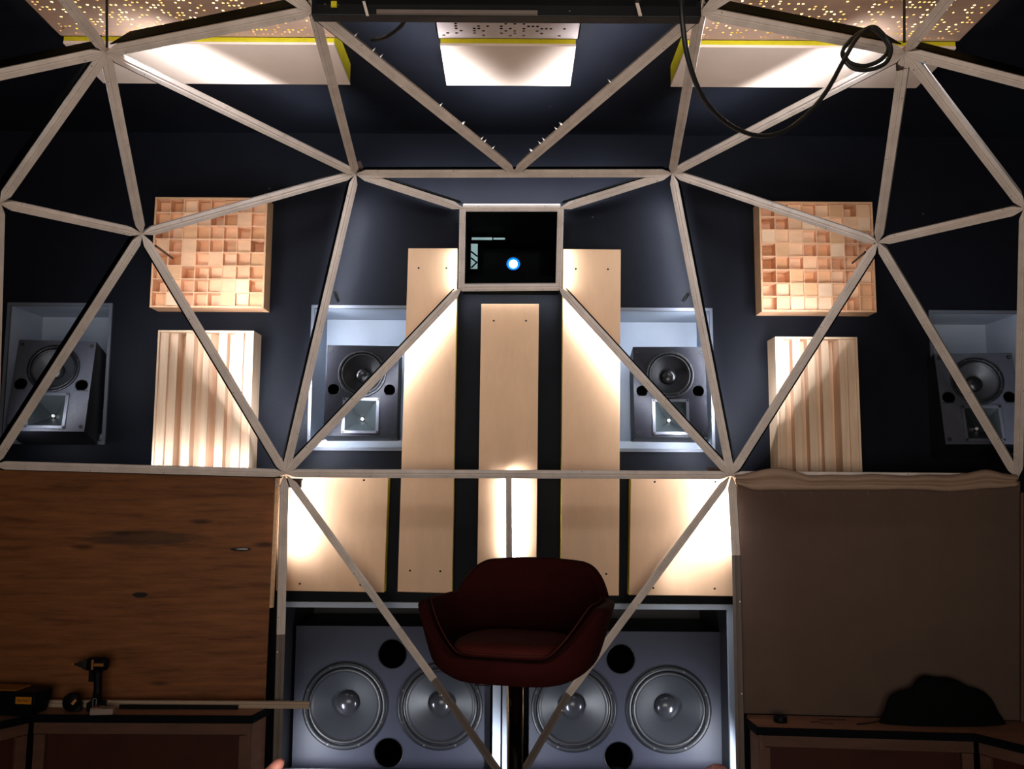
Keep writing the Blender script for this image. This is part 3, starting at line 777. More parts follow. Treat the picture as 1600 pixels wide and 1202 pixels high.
def loudspeaker(px, py, Y, yaw, pitch, label, capm, cabm='cab'):
    c = P(px, py, Y)
    o = empty('loudspeaker', c, label, 'loudspeaker', 'two-way loudspeakers in the wall niches', rot=Euler((R(pitch), 0, R(yaw)), 'XYZ'))
    w, h, d = 0.415, 0.535, 0.27
    wz, pz, hz = 0.093, -0.017, -0.142
    hole_w = (-0.004 + 0.0, wz, 0.118)
    hs = [(0.0, wz + 0.006, 0.118)]
    # ports handled as shallow dark recesses set into the baffle: their own openings
    sq = (-0.088, 0.088, -0.237, -0.062)
    mb = MB()
    x0, x1, z0, z1 = -w / 2, w / 2, -h / 2, h / 2
    # baffle above the ports' band, port band, horn band
    zb = -0.062; zt = wz + 0.006 + 0.1251
    pr = 0.033
    # woofer square spans zt .. zwb ; ports sit beside its lower part, so split the columns
    plate_with_round_holes(mb, -0.1252, 0.1252, zt - 0.2502, zt, 0, [(0.0, wz + 0.006, 0.118)])
    mb.add([(x0, 0, zt), (x1, 0, zt), (x1, 0, z1), (x0, 0, z1)], [(0, 1, 2, 3)])
    for sgn in (-1, 1):
        a, b = (x0, -0.1252) if sgn < 0 else (0.1252, x1)
        plate_with_round_holes(mb, a, b, zt - 0.2502, zt, 0, [(sgn * 0.1602, 0.003, pr)])
    zz = zt - 0.2502
    for (a, b, c_, e) in ((x0, x1, zb, zz), (x0, sq[0], sq[2], zb), (sq[1], x1, sq[2], zb), (x0, x1, z0, sq[2])):
        mb.add([(a, 0, c_), (b, 0, c_), (b, 0, e), (a, 0, e)], [(0, 1, 2, 3)])
    for q in ([(x0, 0, z0), (x0, d, z0), (x0, d, z1), (x0, 0, z1)], [(x1, 0, z0), (x1, d, z0), (x1, d, z1), (x1, 0, z1)], [(x0, 0, z1), (x1, 0, z1), (x1, d, z1), (x0, d, z1)],
              [(x0, 0, z0), (x1, 0, z0), (x1, d, z0), (x0, d, z0)], [(x0, d, z0), (x1, d, z0), (x1, d, z1), (x0, d, z1)]):
        mb.add(q, [(0, 1, 2, 3)], 1)
    for (sx, sz) in ((-1, 1), (1, 1), (-1, -1), (1, -1)):
        mb.lathe([(0.011, 0.0), (0.011, 0.002), (0.006, 0.0025), (0.0, -0.002)], (sx * 0.185, 0, sz * 0.24), (0, -1, 0), 12, 2, False)
    mb.build('cabinet', [cabm, 'cab_dark', 'dark'], o, recalc=False)
    add_driver(o, (0, 0, wz + 0.006), 0.1395, 0.047, 0.050, capm, screws=8, conem='cone_shaded' if cabm == 'cab_shaded' else 'cone_wall')
    for sgn in (-1, 1):
        port(o, sgn * 0.1602, 0.003, pr)
    # horn: rim, four flaring walls, throat, phase plug
    hr = MB()
    ow, iw_ = 0.104, 0.088; zc = (sq[2] + sq[3]) / 2; hh = (sq[3] - sq[2]) / 2
    for (a, b, c_, e) in ((-ow, -iw_, zc - hh - 0.016, zc + hh + 0.016), (iw_, ow, zc - hh - 0.016, zc + hh + 0.016), (-iw_, iw_, zc - hh - 0.016, zc - hh), (-iw_, iw_, zc + hh, zc + hh + 0.016)):
        hr.box(a, b, -0.008, 0.0, c_, e)
    for (sx, sz) in ((-1, 1), (1, 1), (-1, -1), (1, -1)):
        hr.lathe([(0.007, 0.0), (0.007, 0.011), (0, 0.012)], (sx * 0.096, 0, zc + sz * (hh + 0.008)), (0, -1, 0), 8, 1, False)
    horn = hr.build('horn', ['hornrim', 'dark'], o)
    th = 0.012; yb = 0.10
    fl = MB()
    o4 = [(-iw_, -0.006, zc - hh), (iw_, -0.006, zc - hh), (iw_, -0.006, zc + hh), (-iw_, -0.006, zc + hh)]
    i4 = [(-th, yb, zc - th), (th, yb, zc - th), (th, yb, zc + th), (-th, yb, zc + th)]
    fl.add(o4 + i4, [(k, (k + 1) % 4, 4 + (k + 1) % 4, 4 + k) for k in range(4)])
    fl.build('flare', 'horn', horn, recalc=False)
    MB().box(-th, th, yb, yb + 0.01, zc - th, zc + th).build('throat', 'hole', horn)
    MB().lathe([(0.0105, 0.0), (0.009, 0.008), (0, 0.012)], (0, yb - 0.001, zc), (0, -1, 0), 12).build('phase_plug', 'phase', horn)
    MB().box(-0.05, 0.05, d, d + 0.05, -0.05, 0.05).build('wall_mount', 'cab_dark', o)
    return o
loudspeaker(80, 602, 4.97, 8, -13, 'grey loudspeaker in the pale wall niche at the far left, crossed by one dark-edged strut', 'cap')
loudspeaker(565, 610, 5.13, 3, -7, 'shaded loudspeaker in the lit niche left of the tall panels and projection port', 'cap', 'cab_shaded')
loudspeaker(1047, 612, 5.13, -3, -7, 'shaded loudspeaker in the lit niche right of the tall panels and projection port', 'cap', 'cab_shaded')
loudspeaker(1530, 622, 4.97, -8, -13, 'grey loudspeaker in the pale wall niche at the far right above the draped cloth', 'cap')

# ------------------------------------------------------------------ subwoofers
def subwoofer(x0, x1, ytop, drivers, ports, label):
    Y = 5.38
    tl, tr = P(x0, ytop, Y), P(x1, ytop, Y)
    w = tr.x - tl.x; z1 = (tl.z + tr.z) / 2; z0 = 0.03
    cx = (tl.x + tr.x) / 2; cz = (z0 + z1) / 2; h = z1 - z0
    o = empty('subwoofer', (cx, Y, cz), label, 'subwoofer', 'double subwoofers in the niche')
    ds = []
    for (px, py) in drivers:
        p = P(px, py, Y); ds.append((p.x - cx, p.z - cz, 0.215))
    pp = []
    for (px, py) in ports:
        p = P(px, py, Y); pp.append((p.x - cx, p.z - cz, 0.082))
    # baffle in three columns: driver | ports | driver overlap in x, so mesh it with a fine grid cut by circles
    mb = MB(); cut = ds + pp; d = 0.50
    n = 64; N = 48
    import bmesh
    X0, X1, Z0, Z1 = -w / 2, w / 2, -h / 2, h / 2
    bm = bmesh.new()
    def loop(pts): 
        vs = [bm.verts.new(p) for p in pts]
        return [bm.edges.new((vs[i], vs[(i + 1) % len(vs)])) for i in range(len(vs))]
    es = loop([(X0, 0, Z0), (X1, 0, Z0), (X1, 0, Z1), (X0, 0, Z1)])
    for (a, b, r) in cut:
        es += loop([(a + r * math.cos(2 * math.pi * k / N), 0, b + r * math.sin(2 * math.pi * k / N)) for k in range(N)])
    bmesh.ops.triangle_fill(bm, use_beauty=True, use_dissolve=False, edges=es, normal=(0, -1, 0))
    vv = [v.co.copy() for v in bm.verts]; bm.verts.index_update()
    ff = []
    for f in bm.faces:
        c = f.calc_center_median()
        if any((c.x - a) ** 2 + (c.z - b) ** 2 < (r * 0.98) ** 2 for (a, b, r) in cut): continue
        ff.append([v.index for v in f.verts])
    bm.free()
    mb.add(vv, ff, 0)
    for q in ([(X0, 0, Z0), (X0, d, Z0), (X0, d, Z1), (X0, 0, Z1)], [(X1, 0, Z0), (X1, d, Z0), (X1, d, Z1), (X1, 0, Z1)], [(X0, 0, Z1), (X1, 0, Z1), (X1, d, Z1), (X0, d, Z1)],
              [(X0, 0, Z0), (X1, 0, Z0), (X1, d, Z0), (X0, d, Z0)], [(X0, d, Z0), (X1, d, Z0), (X1, d, Z1), (X0, d, Z1)]):
        mb.add(q, [(0, 1, 2, 3)], 1)
    mb.build('cabinet', ['subcab', 'cab_dark'], o, recalc=False)
    for (a, b, r) in ds:
        add_driver(o, (a, 0, b), 0.247, 0.070, 0.075, 'capfoil', rings=1, screws=8, name='driver')
    for (a, b, r) in pp:
        port(o, a, b, r, 0.2)
    for s_ in (-1, 1):
        MB().box(s_ * w * 0.4 - 0.04, s_ * w * 0.4 + 0.04, 0.05, 0.45, Z0 - 0.03, Z0).build('foot', 'cab_dark', o)
    return o
subwoofer(463, 767, 979, [(539, 1103), (688, 1104)], [(613, 1022), (607, 1177)], 'grey subwoofer cabinet with two big cones, left of the chair pole')
subwoofer(827, 1126, 987, [(896, 1107), (1045, 1109)], [(970, 1030), (967, 1183)], 'grey subwoofer cabinet with two big cones, right of the chair pole')

# inside the subwoofer niche: conduits, sockets, post
yb = WY + 0.69
MB().cyl(P(525, 964, yb), P(660, 964, yb), 0.006, 10).build('conduit', 'red')
tag(bpy.data.objects['conduit'], 'thin red conduit behind the left subwoofer top', 'conduit', 'red conduits in the niche')
o = MB().cyl(P(960, 971, yb), P(1128, 972, yb), 0.006, 10).lathe([(0.012, -0.012), (0.012, 0.012)], P(995, 971, yb), (1, 0, 0), 10).build('conduit', 'red')
tag(o, 'thin red conduit behind the right subwoofer top', 'conduit', 'red conduits in the niche')
def socket(px, py, label):
    c = P(px, py, yb - 0.02)
    o = empty('junction_box', c, label, 'junction box', 'junction boxes in the niche')
    MB().box(-0.035, 0.035, 0, 0.03, -0.022, 0.022).build('housing', 'socket', o, bevel=0.004)
    MB().lathe([(0.014, 0), (0.014, 0.004), (0.01, 0.005), (0, 0.001)], (0.008, 0, -0.006), (0, -1, 0), 14).build('cap', 'dark', o)
socket(628, 973, 'pale junction box behind the left subwoofer')
socket(962, 976, 'pale junction box behind the right subwoofer')
post = MB()
a, b = P(771, 955, 5.22), P(815, 955, 5.22)
post.box(a.x, a.x + 0.045, 5.22, 5.36, 0.0, SUBN[3] - 0.003); post.box(b.x - 0.02, b.x, 5.22, 5.36, 0.0, SUBN[3] - 0.003)
post.box(a.x + 0.055, b.x - 0.03, 5.24, 5.36, 0.0, SUBN[3] - 0.003)
struct(post.build('trim_6', 'niche'))

# ------------------------------------------------------------------ projection port and projector
x0, x1, z0, z1 = PORT
a, b = P(724, 326, 5.06), P(873, 449, 5.06)
wx0, wx1, wz1, wz0 = a.x, b.x, a.z, b.z
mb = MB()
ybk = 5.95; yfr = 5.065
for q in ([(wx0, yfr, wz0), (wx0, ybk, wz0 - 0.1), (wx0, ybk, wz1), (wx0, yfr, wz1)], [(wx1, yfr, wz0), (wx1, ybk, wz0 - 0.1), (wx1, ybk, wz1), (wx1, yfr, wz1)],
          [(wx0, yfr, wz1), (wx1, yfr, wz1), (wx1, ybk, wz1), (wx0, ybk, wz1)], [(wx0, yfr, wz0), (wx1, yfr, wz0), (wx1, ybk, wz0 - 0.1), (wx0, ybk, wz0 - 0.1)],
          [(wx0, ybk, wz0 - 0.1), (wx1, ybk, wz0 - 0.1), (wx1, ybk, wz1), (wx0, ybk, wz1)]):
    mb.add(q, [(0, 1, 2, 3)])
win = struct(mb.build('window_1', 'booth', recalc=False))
MB().box(wx0 + 0.004, wx1 - 0.004, 5.085, 5.091, wz0 + 0.004, wz1 - 0.004).build('pane', 'glass', win)
pc = P(802, 413, 5.30)
pr = empty('projector', Vector((pc.x, 5.30, pc.z - 0.09)), 'black projector behind the glass port, its lens glowing blue white', 'projector')
org = pr.location
MB().box(pc.x - 0.19, pc.x + 0.17, 5.34, 5.72, pc.z - 0.075, pc.z + 0.09).build('body', 'booth', pr, org, bevel=0.01)
lb = MB().lathe([(0.0, -0.03), (0.048, -0.03), (0.048, 0.03), (0.042, 0.034), (0.040, 0.01)], (pc.x, 5.31, pc.z), (0, -1, 0), 32)
lens = lb.build('lens_barrel', 'booth', pr, org)
MB().lathe([(0.040, 0.013), (0.026, 0.016)], (pc.x, 5.31, pc.z), (0, -1, 0), 32).build('lens_glow', 'lens_ring', lens, org)
MB().lathe([(0.026, 0.016), (0.018, 0.022), (0.008, 0.025), (0, 0.026)], (pc.x, 5.31, pc.z), (0, -1, 0), 32).build('lens_glass', 'lens', lens, org)
MB().box(wx0 + 0.02, wx1 - 0.02, 5.28, 5.76, wz0 - 0.075, pc.z - 0.0765).build('shelf', 'booth', pr, org)
def strip_reflection(p, q, Y, label):  # glowing box added in place of a reflection in the glass
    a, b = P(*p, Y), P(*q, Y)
    o = MB().box(a.x, b.x, Y, Y + 0.012, min(a.z, b.z), max(a.z, b.z)).build('strip_reflection', 'reflection_pale', None, a)
    return tag(o, label, 'reflection', 'pale reflections in the port glass')
strip_reflection((737, 371), (769, 374.5), 5.55, 'long pale strip reflection in the upper left of the dark projection port')
strip_reflection((771, 371.5), (789, 374), 5.55, 'short pale strip reflection in the middle of the dark projection port')
lw = empty('window_reflection', P(741, 400, 5.5), 'small pale window reflection with dark diagonal bars at the left in the projection port', 'window pane')  # glowing pane added in place of a window reflected in the glass
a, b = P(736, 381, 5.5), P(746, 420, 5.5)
MB().box(a.x, b.x, 5.5, 5.506, b.z, a.z).build('pane', 'reflection_pale', lw, lw.location)
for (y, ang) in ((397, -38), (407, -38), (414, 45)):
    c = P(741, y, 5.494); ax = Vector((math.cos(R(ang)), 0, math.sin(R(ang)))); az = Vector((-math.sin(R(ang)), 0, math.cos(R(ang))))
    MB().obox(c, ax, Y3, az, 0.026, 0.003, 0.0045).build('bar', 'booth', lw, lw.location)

# ------------------------------------------------------------------ plywood bay, cloth bay
ZTL = P(300, 1097, 4.95).z                  # left bench top
ZTR = P(1300, 1119, 4.95).z                 # right bench top
pr_, pl_ = P(430, 741, 4.99), P(-70, 733, 4.86)
pb_r = Vector((P(414, 1094, 4.99).x, 4.99, ZTL + 0.002)); pb_l = Vector((P(-70, 1090, 4.86).x, 4.86, ZTL + 0.002))
ply = empty('plywood_panel', (pr_ + pl_) / 2 * 1.0 - Vector((0, 0, (pr_.z + pl_.z) / 2 - ZTL)), 'stained knotty plywood sheet filling the left bay above the bench', 'panel')
org = ply.location
nrm = (pr_ - pl_).cross(Z3).normalized()
if nrm.y < 0: nrm = -nrm
MB().slab([pl_, pr_, pb_r, pb_l], nrm * 0.016).build('sheet', 'plywood', ply, org)
# light edge batten along its right side, gaps for the handle slot and the knot hole
e0, e1 = pr_ + Vector((0.002, 0, -0.01)), Vector((pb_r.x + 0.006, pb_r.y, P(422, 950, 4.99).z))
MB().slab([e0, e0 + X3 * 0.018, e1 + X3 * 0.016, e1], (0, 0.03, 0)).build('edge_batten', 'plyedge', ply, org)
def flat_mark(px, py, w, h, m, name, k=12):
    c = P(px, py, 4.6)
    d = ray(px, py); t_ = (pl_ - CAM).dot(nrm) / d.dot(nrm); c = CAM + d * t_ - nrm * 0.0012
    ax = (pr_ - pl_); ax.z = 0; ax.normalize()
    vs = [c + ax * (w / 2 * math.cos(2 * math.pi * i / k)) + Z3 * (h / 2 * math.sin(2 * math.pi * i / k) * (0.6 if math.sin(2 * math.pi * i / k) > 0 else 1)) for i in range(k)]
    MB().add(vs, [tuple(range(k))]).build(name, m, ply, org, recalc=False)
M['knot'] = mat('knot_hole', (0.012, 0.005, 0.003), 0.8)
M['smudge'] = mat('dark_mineral_streak', (0.085, 0.045, 0.025), 0.7, var=0.35, scale=12, stretch=(1, 1, 8))
flat_mark(219, 929, 0.082, 0.036, 'knot', 'knot')
flat_mark(376, 858, 0.115, 0.026, 'knot', 'slot'); flat_mark(378, 858, 0.07, 0.009, 'socket', 'slot_light')

# cloth-covered bay
cl, cr_ = P(1152, 752, 4.99), P(1594, 752, 4.87)
cbl = Vector((P(1156, 1117, 4.99).x, 4.99, ZTR + 0.002)); cbr = Vector((P(1594, 1117, 4.87).x, 4.87, ZTR + 0.002))
cn_ = (cr_ - cl).cross(Z3).normalized()
if cn_.y < 0: cn_ = -cn_
mb = MB(); NX, NZ = 40, 30; vs = []
for j in range(NZ + 1):
    for i in range(NX + 1):
        u, v = i / NX, j / NZ
        p = cl.lerp(cr_, u).lerp(cbl.lerp(cbr, u), v)
        edge = min(u, 1 - u, v, 1 - v)
        q = p - cn_ * (0.006 * min(1, edge * 12) + 0.004 * noise.noise(Vector((u * 3, v * 3, 1))) * min(1, edge * 8))
        vs.append(q)
fs = [(j * (NX + 1) + i, j * (NX + 1) + i + 1, (j + 1) * (NX + 1) + i + 1, (j + 1) * (NX + 1) + i) for j in range(NZ) for i in range(NX)]
mb.add(vs, fs, 0, True); mb.slab([cl + cn_ * 0.004, cr_ + cn_ * 0.004, cbr + cn_ * 0.004, cbl + cn_ * 0.004], cn_ * 0.02, 0)
tag(mb.build('stretched_cloth', ['cloth'], None, (cl + cr_) / 2 - Z3 * (cl.z - ZTR), recalc=False), 'brown cloth stretched over a board in the right bay above the bench', 'cloth')
MB().cyl(P(1597, 770, 4.85), Vector((P(1597, 1117, 4.85).x, 4.85, ZTR + 0.002)), 0.010, 8).build('edge_batten', 'bench_rail', bpy.data.objects['stretched_cloth'], (cl + cr_) / 2 - Z3 * (cl.z - ZTR))

# rolled cloth hem hanging over the rail
mb = MB(); NU, NV = 110, 18; vs = []
ra, rb = P(1148, 746, 4.87), P(1586, 746, 4.75)
ax_ = (rb - ra).normalized(); out = -cn_
for i in range(NU + 1):
    u = i / NU
    top = 0.012 + 0.035 * max(0, math.sin((u - 0.02) * math.pi / 0.25)) * (u < 0.27) + 0.012 * noise.noise(Vector((u * 9, 2.0, 0))) + (0.03 * math.exp(-((u - 0.9) / 0.06) ** 2))
    bot = 0.068 + 0.015 * noise.noise(Vector((u * 6, 7.0, 0))) - 0.02 * (u > 0.93) * (u - 0.93) / 0.07 - 0.03 * math.exp(-(u / 0.08) ** 2) + 0.014 * math.exp(-((u - 0.06) / 0.05) ** 2)
    c = ra.lerp(rb, u)
    for j in range(NV + 1):
        v = j / NV
        z = top - (top + bot) * v
        bulge = 0.030 * math.sin(math.pi * min(1, v / 0.55)) if v < 0.55 else 0.006 + 0.020 * abs(math.sin((v - 0.55) / 0.45 * math.pi * 0.9))
        bulge += 0.006 * noise.noise(Vector((u * 14, v * 3, 4)))
        vs.append(c + Z3 * z + out * (bulge + 0.012))
fs = [(i * (NV + 1) + j, i * (NV + 1) + j + 1, (i + 1) * (NV + 1) + j + 1, (i + 1) * (NV + 1) + j) for i in range(NU) for j in range(NV)]
mb.add(vs, fs, 0, True)
ro = mb.build('cloth_hem', 'cloth_roll', None, ra, recalc=False)
so = ro.modifiers.new('thick', 'SOLIDIFY'); so.thickness = 0.004
tag(ro, 'tan cloth with a ragged edge rolled over the right horizontal rail', 'cloth')
thr = MB()
for k in range(9):
    u = 0.1 + 0.75 * k / 8 + rnd.uniform(-0.03, 0.03); c = ra.lerp(rb, u) + out * 0.022 - Z3 * 0.072
    thr.tube([c, c + Vector((rnd.uniform(-0.01, 0.01), 0, -0.012)), c + Vector((rnd.uniform(-0.02, 0.02), 0, -0.03))], 0.0006, 4)
thr.build('loose_thread', 'cloth_roll', ro, ra)

# ------------------------------------------------------------------ benches
def bench(front, back, zt, label, side_at, stiles):
    """front: world xy points along the front edge (any order left to right); back: polygon remainder"""
    poly = [(p.x, p.y) for p in front] + [(p.x, p.y) for p in back]
    c = sum((Vector((p[0], p[1], 0)) for p in poly), Vector()) / len(poly)
    o = empty('bench', (c.x, c.y, 0), label, 'bench', 'low timber benches along the bays'); org = o.location
    MB().prism(poly, zt - 0.018, zt).build('top', 'bench_top', o, org)
    tb = MB()
    for i in range(len(front) - 1):
        a, b = front[i], front[i + 1]; a = Vector((a.x, a.y, 0)); b = Vector((b.x, b.y, 0)); t = (b - a).normalized(); n = Vector((t.y, -t.x, 0))
        tb.obox((a + b) / 2 + n * 0.004 + Z3 * (zt - 0.017), t, n, Z3, (b - a).length / 2 + 0.003, 0.005, 0.019)
    tb.build('edge_trim', 'trimblack', o, org)
    for i in range(len(front) - 1):
        a, b = front[i], front[i + 1]; a = Vector((a.x, a.y, 0)); b = Vector((b.x, b.y, 0)); t = (b - a).normalized(); n = Vector((t.y, -t.x, 0))
        L = (b - a).length; c0 = a - n * 0.015
        plain = (i == side_at)
        zt2 = zt - 0.0365
        if plain:
            MB().obox(c0 + t * (L / 2) - n * 0.012 + Z3 * zt2 / 2, t, n, Z3, L / 2 - 0.012, 0.012, zt2 / 2 - 0.001).build('side_panel', 'bench', o, org)
            continue
        MB().obox(c0 + t * (L / 2) - n * 0.012 + Z3 * (zt2 - 0.03), t, n, Z3, L / 2 - 0.004, 0.012, 0.030).build('rail', 'bench_rail', o, org, bevel=0.002)
        for x in (0.035, L - 0.035):
            MB().obox(c0 + t * x - n * 0.012 + Z3 * ((zt2 - 0.062) / 2), t, n, Z3, 0.028, 0.012, (zt2 - 0.062) / 2 - 0.001).build('stile', 'bench_rail', o, org, bevel=0.002)
        MB().obox(c0 + t * (L / 2) - n * 0.040 + Z3 * ((zt2 - 0.001) / 2), t, n, Z3, L / 2 - 0.010, 0.008, (zt2 - 0.004) / 2).build('panel', 'bench_recess', o, org)
    return o
def q2(px, py, z): return Pz(px, py, z)
lf = [q2(-60, 1141, ZTL), q2(50, 1117, ZTL), q2(393, 1119, ZTL), q2(422, 1104, ZTL)]
lbk = [Vector((pb_r.x + 0.02, pb_r.y - 0.004, 0)), Vector((pb_l.x - 0.1, pb_l.y - 0.004, 0))]
bench(lf, lbk, ZTL, 'low timber bench under the plywood bay with the drill on it', 2, None)
rf = [q2(1166, 1122, ZTR), q2(1184, 1137, ZTR), q2(1524, 1147, ZTR), q2(1660, 1180, ZTR)]
rbk = [Vector((cbr.x + 0.16, cbr.y - 0.02, 0)), Vector((cbl.x + 0.036, cbl.y - 0.02, 0))]
bench(rf, rbk, ZTR, 'low timber bench under the brown cloth bay with the black bag on it', 0, None)

# ------------------------------------------------------------------ things on the left bench
def onL(px, py): return Pz(px, py, ZTL)
def onR(px, py): return Pz(px, py, ZTR)
EPS = 0.0008
# moulding strip
a = onL(45, 1108); b = P(483, 1106, 4.52)
a = Vector((P(48, 1100, 4.83).x, 4.83, ZTL + EPS)); b = Vector((P(484, 1100, 4.83).x, 4.83, ZTL + EPS)); t = (b - a).normalized(); n = Vector((t.y, -t.x, 0))
mb = MB().obox((a + b) / 2 + Z3 * 0.0165, t, n, Z3, (b - a).length / 2, 0.012, 0.0165).obox((a + b) / 2 + Z3 * 0.010 + n * 0.014, t, n, Z3, (b - a).length / 2, 0.006, 0.010)
tag(mb.build('moulding', 'plank', None, a, bevel=0.001), 'long pale moulding on the left bench, poking out past the left subwoofer cone', 'moulding')
a2, b2 = onL(188, 1107), onL(372, 1109); t = (b2 - a2).normalized(); n = Vector((t.y, -t.x, 0))
a2.y = b2.y = 4.79; a2.z = b2.z = ZTL + EPS
tag(MB().obox((a2 + b2) / 2 + Z3 * 0.010, X3, Y3, Z3, (b2 - a2).length / 2, 0.004, 0.010).build('black_strip', 'toolblack', None, a2), 'thin black strip lying before the pale moulding on the left bench', 'strip')
# tool case
a, b = onL(-40, 1115), onL(68, 1115)
c = Vector(((a.x + b.x) / 2, 4.70, ZTL + EPS)); w = b.x - a.x
tc_ = empty('tool_case', c, 'black tool case with a yellow label at the left end of the bench', 'tool case', rot=Euler((0, 0, R(-6))))
mb = MB(); pts = []
for (z, k) in ((0, 0.86), (0.015, 0.90), (0.05, 0.94), (0.055, 1.0), (0.11, 1.0), (0.118, 0.97)):
    pts.append([(sx * w / 2 * k, sy * 0.075 * k, z) for (sx, sy) in ((-1, -1), (1, -1), (1, 1), (-1, 1))])
vs = sum(pts, [])
fs = [(0, 1, 2, 3)] + [(i * 4 + k, i * 4 + (k + 1) % 4, (i + 1) * 4 + (k + 1) % 4, (i + 1) * 4 + k) for i in range(5) for k in range(4)] + [(20, 21, 22, 23)]
mb.add(vs, fs); mb.build('body', 'toolblack', tc_, bevel=0.003)
MB().box(-w * 0.48, w * 0.18, -0.06, 0.06, 0.1185, 0.126).build('lid', 'toolyellow_dim', tc_, bevel=0.003)
lab = MB().box(w / 2 - 0.098, w / 2 - 0.014, -0.0775, -0.0755, 0.062, 0.096).build('label', 'toolyellow', tc_)
fc = bpy.data.curves.new('lettering', 'FONT'); fc.body = 'DeWALT'; fc.size = 0.016; fc.align_x = 'CENTER'; fc.align_y = 'CENTER'; fc.extrude = 0.0003
fc.materials.append(M['toolblack'])
ft = bpy.data.objects.new('lettering_curve', fc); fm = bpy.data.meshes.new_from_object(ft); bpy.data.objects.remove(ft)
fo = bpy.data.objects.new('lettering', fm); COL.objects.link(fo); fo.parent = lab
fo.location = (w / 2 - 0.056, -0.0780, 0.079); fo.rotation_euler = (R(90), 0, 0)
# impact driver, standing on its battery foot
c = onL(157, 1106); c = Vector((c.x, 4.765, ZTL + EPS))
dr = empty('impact_driver', c, 'black and yellow impact driver standing upright on the left bench', 'drill')
dr.scale = (1.08, 1.08, 1.08)
MB().box(-0.035, 0.035, -0.034, 0.034, 0.0, 0.040).build('battery', 'toolblack', dr, bevel=0.006)
mb = MB().tube([(0.0, 0, 0.035), (0.003, 0, 0.09), (0.000, 0, 0.15), (-0.006, 0, 0.19)], 0.02, 12, radii=[0.024, 0.019, 0.019, 0.024])
mb.build('handle', 'toolblack', dr)
hb = MB().lathe([(0, 0), (0.026, 0.004), (0.032, 0.02), (0.032, 0.085), (0.028, 0.095), (0.0, 0.10)], (0.046, 0, 0.212), (-1, 0, 0), 20)
hb.build('motor_housing', 'toolblack', dr)
MB().box(-0.010, 0.036, -0.0335, -0.029, 0.206, 0.220).box(-0.022, -0.012, -0.0335, 0.0335, 0.19, 0.236).build('yellow_shell', 'toolyellow_dim', dr, bevel=0.002)
MB().lathe([(0.030, 0), (0.028, 0.012), (0.018, 0.032), (0.013, 0.036), (0.013, 0.05), (0.006, 0.052), (0.006, 0.07), (0, 0.07)], (-0.046, 0, 0.210), (-1, 0, 0), 20).build('chuck', 'toolgrey', dr)
MB().lathe([(0.005, 0.07), (0.005, 0.082), (0, 0.084)], (-0.046, 0, 0.210), (-1, 0, 0), 10).build('bit', 'toolyellow', dr)
MB().box(-0.034, -0.018, -0.009, 0.009, 0.145, 0.178).build('trigger', 'toolyellow_dim', dr, bevel=0.003)
MB().box(-0.042, -0.006, -0.012, 0.012, 0.13, 0.20).build('grip_front', 'toolblack', dr, bevel=0.006)
clp = MB()
for (x0_, x1_, z0_, z1_) in ((-0.002, 0.002, 0.02, 0.062), (0.014, 0.018, 0.02, 0.062), (-0.002, 0.018, 0.058, 0.062), (-0.002, 0.018, 0.02, 0.024)):
    clp.box(x0_, x1_, -0.040, -0.037, z0_, z1_)
clp.build('belt_clip', 'steel', dr)
# second battery lying at its left
c = onL(129, 1105); c = Vector((c.x - 0.018, 4.745, ZTL + EPS))
bt = empty('battery_pack', c, 'rounded black battery pack with an orange mark, left of the impact driver', 'battery', rot=Euler((0, 0, R(14))))
mb = MB().lathe([(0, 0), (0.03, 0.002), (0.044, 0.02), (0.046, 0.05), (0.040, 0.075), (0.0, 0.085)], (0, 0.045, 0.044), (0, -1, 0), 20)
mb.build('shell', 'toolblack', bt); MB().box(0.012, 0.046, -0.030, 0.040, 0.0, 0.03).build('terminal_block', 'toolblack', bt, bevel=0.004)
MB().obox((0.016, -0.036, 0.050), Vector((0.6, 0, 0.8)), Y3, Vector((-0.8, 0, 0.6)), 0.014, 0.004, 0.006).build('orange_mark', 'toolyellow', bt)
# bit box
c = onL(166, 1112); c = Vector((c.x + 0.005, 4.685, ZTL + EPS))
bb = empty('bit_box', c, 'small milky plastic bit box in front of the impact driver', 'box', rot=Euler((0, 0, R(8))))
MB().box(-0.055, 0.055, -0.030, 0.030, 0.0, 0.030).build('tray', 'clear', bb, bevel=0.004)
MB().box(-0.054, 0.0, -0.028, 0.028, 0.0305, 0.034).build('lid', 'clear', bb, bevel=0.002)
MB().box(-0.046, -0.018, -0.018, 0.006, 0.0345, 0.036).build('sticker', 'red', bb)

# ------------------------------------------------------------------ things on the right bench
c = onR(1222, 1131); c = Vector((c.x, c.y + 0.03, ZTR + EPS))
tp = MB().lathe([(0.017, 0), (0.033, 0), (0.034, 0.002), (0.034, 0.026), (0.033, 0.028), (0.017, 0.028), (0.017, 0)], (c.x, c.y, c.z), (0, 0, 1), 28)
tag(tp.build('tape_roll', 'toolblack', None, c), 'small roll of black tape near the left end of the right bench', 'tape')
